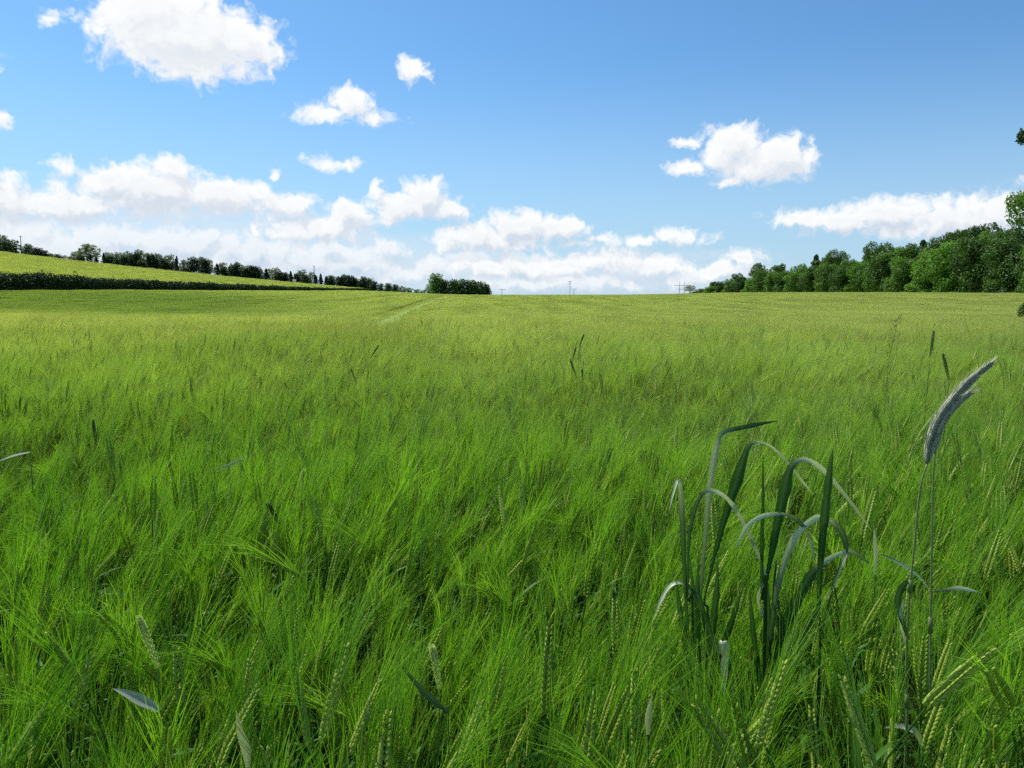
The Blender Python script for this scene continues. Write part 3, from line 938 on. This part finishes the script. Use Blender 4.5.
def tree(name, label, cat_, group, proto, k, x, y, h, w, color, rz=0., z=None):
    """w: crown width in metres (the unit tree's crown is about .8 wide, a conifer's .46)"""
    unit = .46 if 'conifer' in proto else .86
    root = empty(name, (x, y, (gz(x, y) if z is None else z) - .1))
    if proto == 'wood' and name == 'woodland_tree': root.location.z -= .8
    root.rotation_euler = (0, 0, rz); root.scale = (w / unit, w / unit, h)
    tag(root, label, cat_, group)
    t, c = TREE[proto][k % len(TREE[proto])]
    link('trunk', t, root)
    o = link('crown', c, root); o.color = (*color, 1)
    return root


ORD = ['first', 'second', 'third', 'fourth', 'fifth', 'sixth', 'seventh', 'eighth', 'ninth', 'tenth', 'eleventh', 'twelfth', 'thirteenth', 'fourteenth', 'fifteenth', 'sixteenth',
       'seventeenth', 'eighteenth', 'nineteenth', 'twentieth']


def ordi(n):
    if n < 20: return ORD[n]
    tens = {2: 'twenty', 3: 'thirty', 4: 'forty'}[(n + 1) // 10]; u = (n + 1) % 10
    return f'{tens}-{ORD[u - 1]}' if u else {2: 'twentieth', 3: 'thirtieth', 4: 'fortieth'}[(n + 1) // 10]


# hilltop row: (photo x, photo row of the top, width in pixels, sort)
RIDGE = [(-9, 236, 16, 'd'), (1, 234, 15, 'p'), (9, 239, 15, 'm'), (28, 243.5, 11, 'm'), (36, 247, 12, 'd'), (43, 250, 9, 'd'), (49.5, 253, 8, 'm'), (57, 253.5, 8, 'd'), (64, 255, 9, 'p'), (70, 256, 8, 'p'),
         (77, 250.5, 14, 'p'), (88, 243, 22, 'p'), (80, 255, 8, 'd'), (90, 254, 6, 'c'), (96, 256.5, 7, 'c'), (103.4, 252.5, 4.5, 'c'), (107, 251.5, 10, 'p'), (109, 255, 9, 'd'), (115, 252, 9, 'p'), (117, 257, 7, 'd'),
         (121, 252, 8, 'p'), (124, 255, 8, 'd'), (128, 251, 10, 'p'), (132, 254, 10, 'd'), (136, 252, 10, 'd'), (139.5, 249, 11, 'p'), (142, 259, 8, 'd'), (147, 252, 9, 'p'), (148, 256, 7, 'c'), (152, 253, 10, 'd'),
         (156, 257, 8, 'd'), (159.5, 253, 8, 'p'), (163, 258, 10, 'd'), (169, 254, 14, 'p'), (170, 262, 10, 'd'), (176.5, 256, 6, 'c'), (184, 259, 11, 'p'), (186, 267, 9, 'd'), (193, 256.5, 10, 'd'), (201, 256, 10, 'p'),
         (205, 258, 9, 'd'), (209.5, 259, 8, 'p'), (217, 263.5, 8, 'c'), (222, 261.5, 10, 'p'), (224, 266, 7, 'd'), (229, 266.5, 6, 'c'), (233, 263.5, 8, 'd'), (237, 261.5, 8, 'd'), (241.5, 264, 9, 'p'), (244, 269, 7, 'd'),
         (248, 265, 8, 'd'), (252, 265, 8, 'd'), (256, 265.5, 9, 'd'), (260, 268, 7, 'p'), (266, 268.5, 8, 'c'), (270, 268, 8, 'p'), (276, 267, 11, 'p'), (279, 271, 10, 'd'), (284, 272, 8, 'd'), (287, 273, 7, 'p'), (290.6, 271, 6, 'c'),
         (297, 273, 8, 'd'), (301, 269.5, 12, 'p'), (305, 274, 9, 'd'), (311.5, 271.5, 9, 'p'), (315.5, 275, 6, 'c'), (320.6, 273.5, 6, 'c'), (326, 276, 6, 'c'), (330.5, 275, 8, 'd'), (334, 275.5, 7, 'p'),
         (340, 276, 8, 'd'), (344.5, 274, 10, 'd'), (350, 275, 10, 'd'), (354.5, 277.5, 8, 'd'), (358.5, 279.5, 7, 'p'), (363.5, 276, 10, 'd'), (369, 277.5, 9, 'm'), (373.5, 281, 8, 'd'), (380.5, 283, 6, 'm'), (388, 282.5, 8, 'm'),
         (395, 284, 7, 'd'), (402, 286, 9, 'b'), (409, 287.5, 8, 'b'), (417, 289, 9, 'b'), (425, 289.5, 8, 'b')]
SORT = {'d': ('broadleaf_tree', 'dark rounded broadleaf tree', 'small_full', (.30, .36, .42)), 'm': ('broadleaf_tree', 'mid green broadleaf tree', 'small_full', (.6, .66, .66)),
        'p': ('ash_tree', 'thin pale grey green tree', 'small_ash', (1, 1, 1)), 'c': ('conifer_tree', 'dark narrow conifer', 'small_conifer', (.24, .29, .36)),
        'b': ('bush', 'low grey green bush', 'bush', (1.2, 1.2, 1.3))}
cnt = {}
for i, (px, top, wpx, s) in enumerate(sorted(RIDGE)):
    nm, desc, proto, colr = SORT[s]
    Y = 412 if s in 'dcb' else 424
    Y += (i * 37 % 7) - 3
    d = ray(px, top); x = d[0] * Y; zt = EYE + d[2] * Y
    zb = gz(x, min(Y, 409)) - (1.0 if Y < 418 else 1.6)
    k = cnt.get(s, 0); cnt[s] = k + 1
    if px < 0: lab = 'dark tree cut by the left border at the top of the hillside'
    else:
        lab = f'{desc} on the hilltop row, {ordi(k - (1 if s == "d" else 0))} of its sort from the left'
    v = .85 + .3 * ((i * 53) % 10) / 10
    tree(nm, lab, 'tree' if s != 'b' else 'bush', 'trees in the row along the hilltop', proto, i, x, Y, max(1.5, zt - zb), wpx / FPX * Y * 1.4, sc3(colr, v), rz=i * 1.3, z=zb)

# copse on the skyline
for px, top, wpx, lab, colr, proto in [
        (435.5, 272.5, 17, 'tallest and palest tree of the skyline copse', (1.25, 1.3, 1.2), 'small_full'), (444, 279, 10, 'dark tree tucked against the tallest one in the copse', (.6, .7, .6), 'small_full'),
        (453, 279, 15, 'second broad tree of the copse, right of the tallest', (.85, .95, .8), 'small_full'), (463, 278.5, 15, 'middle tree of the skyline copse, rounded and dark', (.6, .7, .65), 'small_full'),
        (472, 279.5, 14, 'third tree from the right in the skyline copse', (.55, .65, .6), 'small_full'), (480, 281, 13, 'second tree from the right in the skyline copse', (.6, .66, .6), 'small_full'),
        (487, 283.5, 9, 'smallest dark tree ending the copse on its right', (.45, .52, .5), 'small_full')]:
    Y = 330; d = ray(px, top); x = d[0] * Y; zt = EYE + d[2] * Y; zb = gz(x, Y) - 1.2
    tree('copse_tree', lab, 'tree', 'trees of the small copse on the skyline', proto, int(px), x, Y, zt - zb, wpx / FPX * Y * 1.25, colr, rz=px, z=zb)

# the wood along the right side: outline of its tops in the photo
OUT = [(692, 289), (700, 286.5), (712, 281), (722, 277), (735, 273.5), (750, 274), (757, 262.5), (766, 266.5), (776, 263.5), (786, 266), (797, 264.5), (805, 265.5), (813, 254.5), (822, 258), (832, 251), (842, 258),
       (852, 259), (864, 249), (875, 243), (884, 247), (896, 246.5), (907, 246), (918, 240), (928, 244), (940, 237), (950, 231), (962, 226), (972, 224), (982, 231), (992, 229.5), (1002, 232), (1013, 228), (1026, 222)]
ox, oy = np.array(OUT).T
WG = 'trees along the edge of the wood'
k = 0
px = 1042.
front = []
while px > 690:
    u = (px - 512) / FPX
    x = 101 + rng.uniform(-1.5, 2.5); y = x / u
    step = max(5.5, 6.2 / y * FPX * (x / y) + 2.0 + 1700 / y * .9)
    front.append((px, x, y)); px -= step * rng.uniform(.8, 1.15)
nf = len(front)
LIGHTS = [(1.25, 1.35, 1.1), (1.0, 1.1, .95), (1.4, 1.55, 1.05), (.85, .95, .9), (1.25, 1.3, 1.05), (.75, .85, .8), (1.6, 1.8, 1.1), (1.05, 1.15, 1.0)]
DESC = ['mid green rounded tree', 'dull green leafy tree', 'fresh light green tree', 'dark green dense tree', 'mid green rounded tree', 'very dark leafy tree', 'bright yellow green tree', 'dull green leafy tree']
dc = {}
for i, (px, x, y) in enumerate(reversed(front)):
    c = i % 8 if not (925 < px < 950) else 6
    if 962 < px < 1000: c = 3
    if px > 1000: c = 5
    top = np.interp(px, ox, oy) + rng.uniform(1.5, 9) * (170 / y if px > 760 else .4)
    d = ray(px, top); zt = EYE + d[2] * y; zb = gz(x, y)
    h = max(2.5, zt - zb); w = max(9., h * .84)
    n_ = dc.get(DESC[c], 0); dc[DESC[c]] = n_ + 1
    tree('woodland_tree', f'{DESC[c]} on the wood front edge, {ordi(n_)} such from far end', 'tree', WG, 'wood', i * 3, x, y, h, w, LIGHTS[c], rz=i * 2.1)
# taller trees standing behind the edge, reaching the outline
BACK = [(712, 'm'), (735, 'd'), (757, 'm'), (776, 'm'), (797, 'l'), (813, 'c'), (823, 'm'), (832, 'm'), (845, 'l'), (864, 'c'), (875, 'm'), (888, 'm'), (900, 'l'), (910, 'm'), (918, 'c'), (929, 'm'), (940, 'm'), (951, 'd'), (963, 'd'), (974, 'd'),
        (985, 'l'), (994, 'm'), (1004, 'd'), (1016, 'd')]
bd = {'m': ('broad tree', (.85, .95, .8), 'wood_tall'), 'd': ('dark tree', (.55, .66, .6), 'wood_tall'), 'l': ('light green tree', (1.4, 1.55, .95), 'wood_tall'), 'c': ('spiky conifer', (.75, .85, .75), 'wood_conifer')}
bc = {}
for i, (px, s) in enumerate(BACK):
    x = 109 + rng.uniform(-1, 4); y = x / ((px - 512) / FPX)
    top = np.interp(px, ox, oy)
    d = ray(px, top); h = EYE + d[2] * y - gz(x, y)
    n_ = bc.get(s, 0); bc[s] = n_ + 1
    tree('conifer_tree' if s == 'c' else 'woodland_tree', f'{bd[s][0]} standing tall behind the wood edge, {ordi(n_)} of these from the far end', 'tree', 'taller trees behind the wood edge', bd[s][2], i, x, y, h, h * (.62 if s == 'c' else .7), bd[s][1], rz=i * 1.7)
# dark trees further inside, so the wood has depth
for i in range(26):
    y = 170 + i * 11.5; x = 118 + (i % 3) * 5
    px, _ = inview((x, y, 2)); top = np.interp(px, ox, oy) + 6
    d = ray(px, top); h = max(3., EYE + d[2] * y - gz(x, y))
    tree('woodland_tree', 'dark tree deep inside the wood, mostly hidden by the edge trees', 'tree', 'hidden trees inside the wood', 'wood', i, x, y, h, h * .95, (.5, .58, .5), rz=i)

# bright tree at the right border and the branch of a nearer one
tree_proto('full', 1, 46000, .021, 'border')
x, y = (1068 - 512) / FPX * 110, 110
tree('border_tree', 'tall sunlit tree cut off by the right border, in front of the wood', 'tree', None, 'border', 0, x, y, 20.6, 14.8, (1.3, 1.5, .9), rz=.6)
root = empty('oak_tree', ((1120 - 512) / FPX * 40, 40, gz(30, 40)))
tag(root, 'dark near tree outside the right border, only one leaf cluster showing against the sky', 'tree')
tr, cr = MB(), MB()
o = np.array(root.location); tipw = np.array(at(1022, 137, 40)) - o
tube(tr, [(0, 0, 0), (0, 0, 3.5), (.2, 0, 7)], [.35, .3, .2], 8)
for k in range(22):
    c = np.array([rng.uniform(-1.4, 4.5), rng.uniform(-3, 3), rng.uniform(3.5, 11)])
    leaf_cloud(cr, c, np.full(3, 1.25), 420, .30, rng); tube(tr, [(.1, 0, 4), tuple(c)], [.1, .03], 5)
tube(tr, [(.1, 0, 6), tuple(tipw * .6 + np.array([0, 0, 2.6])), tuple(tipw)], [.12, .05, .012], 6)
leaf_cloud(cr, tipw + np.array([.12, 0, .02]), np.array([.36, .36, .42]), 150, .18, rng, tint0=-.4)
leaf_cloud(cr, tipw + np.array([.9, 0, .3]), np.array([.6, .5, .5]), 200, .2, rng, tint0=-.4)
tr.build('trunk', M['bark'], root); c_ = cr.build('crown', M['crown'], root, smooth=False); c_.color = (.4, .5, .4, 1)
p = at(1030, 308, 42)
tree('bush', 'small dark bush at the right border where field meets the wood', 'bush', None, 'wood', 1, p.x, 42, p.z - gz(p.x, 42) + .42, 1.25, (.55, .7, .6))

# ------------------------------------------------------------------ hedge
mb, tw = MB(), MB()
y = 62.
while y < 405:
    x = -72 + rng.uniform(-.3, .3); h = float(np.interp(y, [62, 110, 150, 220, 280, 330, 405], [3.3, 3.2, 2.6, 2.2, 1.9, 1.45, 1.15])) * (1 + .035 * math.sin(y * .21) + .04 * math.sin(y * .63)); g = gz(x, y)
    st = 1.25 if y < 200 else 2.2
    for zz in (.2, .42, .64, .86):
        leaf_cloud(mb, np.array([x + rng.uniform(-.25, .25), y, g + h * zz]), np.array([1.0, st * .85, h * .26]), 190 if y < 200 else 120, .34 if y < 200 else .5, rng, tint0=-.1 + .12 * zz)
    if rng.random() < .35:
        leaf_cloud(mb, np.array([x, y, g + h * 1.08]), np.array([.4, .5, rng.uniform(.3, .7)]), 16, .3, rng, tint0=.25)
    tube(tw, [(x, y, g - .1), (x + .1, y + .2, g + h * .8)], [.06, .02], 4)
    y += st
hr = empty('hedge', (-72, 62, gz(-72, 62)))
tag(hr, 'long dark clipped hedge dividing the barley from the hillside', 'hedge')
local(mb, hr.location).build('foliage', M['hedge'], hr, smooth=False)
local(tw, hr.location).build('stems', M['bark'], hr)

# ------------------------------------------------------------------ poles, pylon, shed
def pole(label, px, top, Y, arm, r_=.13, zb=None, arm2=None, name='utility_pole', vee=False):
    t = at(px, top, Y); g = gz(t.x, Y) if zb is None else zb
    g = min(g, t.z - 3) - .5
    root = empty(name, (t.x, Y, g)); tag(root, label, 'pole', 'poles on the skyline')
    mb = MB(); H = t.z - g
    tube(mb, [(0, 0, 0), (0, 0, H * .5), (0, 0, H)], [r_ * 1.25, r_ * 1.1, r_], 8); mb.build('post', M['pole'], root)
    mb = MB()
    if vee:
        tube(mb, [(-arm / 2, 0, H + arm * .25), (0, 0, H - .6), (arm / 2, 0, H + arm * .3)], .1, 6)
    else:
        tube(mb, [(-arm / 2, .02, H - .25), (arm / 2, .02, H - .25)], .09, 6)
        if arm2: tube(mb, [(-arm2 / 2, .02, H - 1.4), (arm2 / 2, .02, H - 1.4)], .08, 6)
    a = mb.build('crossarm', M['pole'], root)
    for q in (-.46, 0, .46):
        ins = MB(); zz = H - .17 if not vee else H + abs(q) * arm * .5 - (.5 if q == 0 else 0)
        tube(ins, [(q * arm, .02, zz), (q * arm, .02, zz + .28)], [.07, .05], 6); ins.build('insulator', M['insul'], a)
    return root


pole('wooden pole with small crossarm on the hilltop, far left', 20.4, 236, 408, 1.6, .17)
pole('bare slender pole rising from the tree row behind the hedge', 314, 266, 414, .8, .15, zb=gz(-103, 409) - 1)
pole('tallest skyline pole standing alone in the centre', 570, 281, 480, 1.5, .12, arm2=1.0)
pole('short forked pole beside the tall central pole', 574, 289.3, 560, 4.2, .13, vee=True)
pole('short T-shaped pole right of the copse', 502, 289.2, 520, 5.0, .13)
rt = at(682, 282, 620)
root = empty('pylon', (rt.x, 620, rt.z - 12)); tag(root, 'distant twin-legged pylon left of the wood end', 'pylon')
for sx in (-2.1, 2.1):
    mb = MB(); tube(mb, [(sx, 0, 0), (sx * .8, 0, 12)], [.2, .15], 7); mb.build('leg', M['pole'], root)
mb = MB(); tube(mb, [(-6.5, 0, 9.4), (6.5, 0, 9.4)], .13, 6); tube(mb, [(-2.8, 0, 6.5), (2.8, 0, 6.5)], .12, 6); mb.build('crossarm', M['pole'], root)
p = at(690, 286, 470)
tree('bush', 'pale grey bush at the far end of the wood', 'bush', None, 'small_ash', 2, p.x, 470, max(3., p.z - gz(p.x, 470) + .6), 9, (1.5, 1.4, 1.6))
p = at(294.5, 281.5, 405)
root = empty('shed', (p.x, 405, gz(p.x, 405))); tag(root, 'tiny white shed at the foot of the hilltop trees', 'shed')
mb = MB()
def box(mb, a, b):
    x0, y0, z0 = a; x1, y1, z1 = b
    mb.add([(x0, y0, z0), (x1, y0, z0), (x1, y1, z0), (x0, y1, z0), (x0, y0, z1), (x1, y0, z1), (x1, y1, z1), (x0, y1, z1)], [(0, 3, 2, 1), (4, 5, 6, 7), (0, 1, 5, 4), (1, 2, 6, 5), (2, 3, 7, 6), (3, 0, 4, 7)])
box(mb, (-.7, -.6, 0), (.7, .6, 2.1)); mb.build('wall', M['white'], root, smooth=False)
mb = MB(); mb.add([(-.9, -.8, 2.1), (.9, -.8, 2.1), (.9, .8, 2.1), (-.9, .8, 2.1), (-.9, 0, 2.6), (.9, 0, 2.6)], [(0, 1, 5, 4), (2, 3, 4, 5), (0, 4, 3), (1, 2, 5), (0, 3, 2, 1)]); mb.build('roof', M['roof'], root, smooth=False)
p = at(313.5, 287, 340)
tree('bush', 'small dark bush on the hillside just above the hedge', 'bush', None, 'bush', 0, p.x, 340, 1.6, 1.7, (.5, .6, .5))

# ------------------------------------------------------------------ sky and sun
SUN_AZ, SUN_EL = R(-46), R(54)
sd = Vector((math.sin(SUN_AZ) * math.cos(SUN_EL), math.cos(SUN_AZ) * math.cos(SUN_EL), math.sin(SUN_EL)))
sun = bpy.data.lights.new('sun', 'SUN'); sun.energy = 5.0; sun.angle = R(.53); sun.color = (1, .96, .88)
so = bpy.data.objects.new('sun', sun); COL.objects.link(so); so.rotation_euler = sd.to_track_quat('Z', 'Y').to_euler()

w = bpy.data.worlds.new('World'); sc.world = w; w.use_nodes = True
t = NT(w.node_tree); t.n.clear()
out = t.node('ShaderNodeOutputWorld'); bg = t.node('ShaderNodeBackground', {'Strength': .1}); t.l.new(bg.outputs[0], out.inputs[0])
sky = t.node('ShaderNodeTexSky', sky_type='NISHITA', sun_disc=False, sun_elevation=SUN_EL, sun_rotation=SUN_AZ, dust_density=.6, ozone_density=1.5)
dirv = t.node('ShaderNodeTexCoord').outputs['Generated']
sx = t.node('ShaderNodeSeparateXYZ', {0: t.node('ShaderNodeVectorMath', {0: dirv}, operation='NORMALIZE').outputs[0]}).outputs
az = t.m('ARCTAN2', sx[0], sx[1]); el = t.m('ARCSINE', sx[2])
ang = t.node('ShaderNodeCombineXYZ', {0: az, 1: el, 2: 0.}).outputs[0]


def azel(px, py):
    d = ray(px, py); d = d / np.linalg.norm(d)
    return math.atan2(d[0], d[1]), math.asin(d[2])


# cumulus lobes: photo centre and half sizes in pixels
CUM = [(150, 12, 50, 32), (185, 36, 85, 40), (235, 42, 52, 26), (190, 66, 45, 18), (262, 52, 26, 15), (122, 36, 18, 16), (46, 21, 10, 8),
       (411, 68, 18, 12), (427, 75, 9, 5), (352, 103, 20, 17), (330, 112, 34, 10), (378, 118, 20, 8), (322, 161, 18, 7), (345, 165, 24, 5), (68, 170, 15, 8), (272, 174, 7, 5),
       (108, 180, 28, 18), (168, 168, 24, 14), (150, 190, 70, 26), (220, 198, 60, 20), (285, 206, 46, 15), (60, 205, 70, 18), (10, 205, 40, 16),
       (424, 198, 30, 22), (400, 208, 36, 18), (448, 211, 22, 12), (350, 214, 40, 16), (330, 228, 50, 14), (378, 190, 10, 9), (300, 232, 50, 14),
       (520, 226, 40, 18), (555, 228, 38, 13), (480, 236, 46, 16), (448, 243, 24, 13), (500, 242, 60, 12), (605, 239, 28, 7), (678, 238, 34, 10), (648, 240, 18, 6), (580, 243, 20, 6),
       (620, 260, 44, 13), (560, 268, 60, 12), (660, 268, 40, 10), (500, 268, 60, 14), (745, 258, 30, 9), (715, 272, 40, 10),
       (735, 146, 34, 24), (778, 158, 38, 24), (745, 168, 46, 16), (688, 168, 22, 9), (690, 142, 20, 6), (728, 182, 16, 6), (808, 160, 14, 14),
       (800, 217, 34, 10), (886, 214, 50, 17), (850, 220, 50, 14), (945, 217, 60, 18), (1006, 212, 46, 20), (930, 228, 70, 12), (1060, 205, 50, 24), (2, 119, 8, 7), (-40, 200, 60, 30), (-20, 60, 20, 12)]
BANK = [(60, 236, 150, 34), (200, 238, 140, 36), (330, 255, 120, 30), (450, 268, 110, 26), (600, 276, 130, 22), (700, 284, 80, 14), (-60, 240, 120, 40), (120, 262, 300, 22)]
CUM2 = [(60, 246, 90, 22), (20, 236, 40, 14), (110, 240, 50, 16), (180, 244, 70, 18), (250, 252, 60, 18), (300, 262, 70, 16), (355, 262, 55, 15), (330, 250, 36, 12), (385, 252, 30, 11), (400, 274, 50, 12), (440, 270, 40, 14), (470, 262, 34, 12),
        (530, 262, 40, 11), (590, 262, 46, 10), (640, 266, 50, 12), (690, 278, 40, 9), (730, 272, 40, 10), (560, 282, 120, 10), (-60, 240, 80, 26), (220, 268, 120, 14), (120, 262, 100, 16)]
RND = []
r2 = np.random.default_rng(5)
for i in range(12):
    RND.append((r2.choice([-1, 1]) * r2.uniform(.9, 3.1), r2.uniform(.12, .7), r2.uniform(.12, .25), r2.uniform(.04, .09)))


def lobes(pv, L_, extra=()):
    F = None
    items = []
    for px, py, rx, ry in L_:
        a, e = azel(px, py); items.append((a, e, rx / FPX, ry / FPX))
    for a, e, rx, ry in items + list(extra):
        v = t.vm('MULTIPLY_ADD', pv, (1 / rx, 1 / ry, 0), (-a / rx, -e / ry, 0))
        s = t.m('MULTIPLY_ADD', t.vm('LENGTH', v), -math.sqrt(ry * .022), math.sqrt(ry * .022))
        F = s if F is None else t.m('SMOOTH_MAX', F, s, .006)
    return F


def fbm(pv, scale, det, rough):
    return t.node('ShaderNodeTexNoise', {'Vector': pv, 'Scale': scale, 'Detail': det, 'Roughness': rough}, noise_dimensions='2D')


def cloud_field(pv, L_, extra=()):
    wv = t.vm('SUBTRACT', fbm(pv, 26., 4., .6).outputs['Color'], (.5, .5, .5))
    pw = t.node('ShaderNodeVectorMath', {0: wv, 1: (.034, .021, 0), 2: pv}, operation='MULTIPLY_ADD').outputs[0]
    F = lobes(pw, L_, extra)
    n = fbm(pw, 50., 8., .6).outputs['Fac']
    # cauliflower puffs
    v = t.node('ShaderNodeTexVoronoi', {'Vector': pw, 'Scale': 58., 'Detail': 2., 'Roughness': .55, 'Smoothness': .6}, voronoi_dimensions='2D', feature='SMOOTH_F1', normalize=True).outputs['Distance']
    F = t.m('ADD', F, t.m('MULTIPLY', t.m('SUBTRACT', n, .52), .030))
    return t.m('ADD', F, t.m('MULTIPLY', t.m('SUBTRACT', .30, v), .015))


def cloud_layer(L_, extra, off, a0, a1, dark, light, minsh):
    F0 = cloud_field(ang, L_, extra)
    F1 = cloud_field(t.vm('ADD', ang, off), L_, extra)
    alpha = t.ramp(F0, a0, a1)
    shade = t.ramp(t.m('SUBTRACT', F0, F1), -.013, .012)
    thick = t.ramp(F0, .003, .028)
    shade = t.m('ADD', t.m('MULTIPLY', shade, .72), t.m('MULTIPLY', t.m('SUBTRACT', 1., thick), .28))
    if minsh:
        mk = t.m('MULTIPLY', t.ramp(el, .05, .24), minsh)
        shade = t.m('ADD', mk, t.m('MULTIPLY', shade, t.m('SUBTRACT', 1., mk)))
    return alpha, t.mix(shade, dark, light)


alpha, ccol = cloud_layer(CUM, RND, (-.008, .015, 0), -.003, .0110, (5.3, 6.2, 7.5), (10.1, 10.2, 10.2), .50)
alpha2, ccol2 = cloud_layer(CUM2, (), (-.006, .013, 0), -.003, .0115, (5.1, 6.25, 7.8), (9.4, 9.75, 10.0), 0)
# soft bank of far cloud and haze near the horizon
bF = t.m('ADD', lobes(ang, BANK), t.m('MULTIPLY', t.m('SUBTRACT', fbm(t.vm('MULTIPLY', ang, (1, 2.2, 1)), 13., 5., .6).outputs['Fac'], .5), .06))
balpha = t.m('MULTIPLY', t.ramp(bF, -.014, .022), .55)
bcol = t.mix(fbm(ang, 30., 5., .6).outputs['Fac'], (6.6, 7.5, 8.8), (8.4, 9.0, 9.7))
skyc = t.mix(1., sky.outputs[0], (.67, 1.09, 1.38), 'MULTIPLY')
skyc = t.mix(t.m('MULTIPLY', t.m('SUBTRACT', 1., t.ramp(el, -.02, .30)), .72), skyc, (5.2, 7.0, 9.0))
col = t.mix(balpha, skyc, bcol)
col = t.mix(t.m('MULTIPLY', alpha2, .92), col, ccol2)
col = t.mix(alpha, col, ccol)
t.l.new(col, bg.inputs[0])

# ------------------------------------------------------------------ camera and render settings
cam = bpy.data.cameras.new('camera'); cam.sensor_width = 36; cam.lens = 36 * FPX / 1024; cam.clip_start = .02; cam.clip_end = 4000
co = bpy.data.objects.new('camera', cam); COL.objects.link(co)
co.location = (0, 0, EYE); co.rotation_euler = (math.pi / 2 - PITCH, 0, 0)
sc.camera = co
sc.render.engine = 'CYCLES'
sc.view_settings.view_transform = 'Standard'; sc.view_settings.look = 'None'; sc.view_settings.exposure = 0; sc.view_settings.gamma = 1
sc.cycles.max_bounces = 4; sc.cycles.diffuse_bounces = 3; sc.cycles.transmission_bounces = 3; sc.cycles.glossy_bounces = 2
sc.cycles.use_denoising = False
sc.cycles.use_adaptive_sampling = True; sc.cycles.adaptive_threshold = .03; sc.cycles.adaptive_min_samples = 16
w.cycles.sampling_method = 'MANUAL'; w.cycles.sample_map_resolution = 256
sc.cycles.caustics_reflective = False; sc.cycles.caustics_refractive = False
sc.render.resolution_x, sc.render.resolution_y = 1024, 768
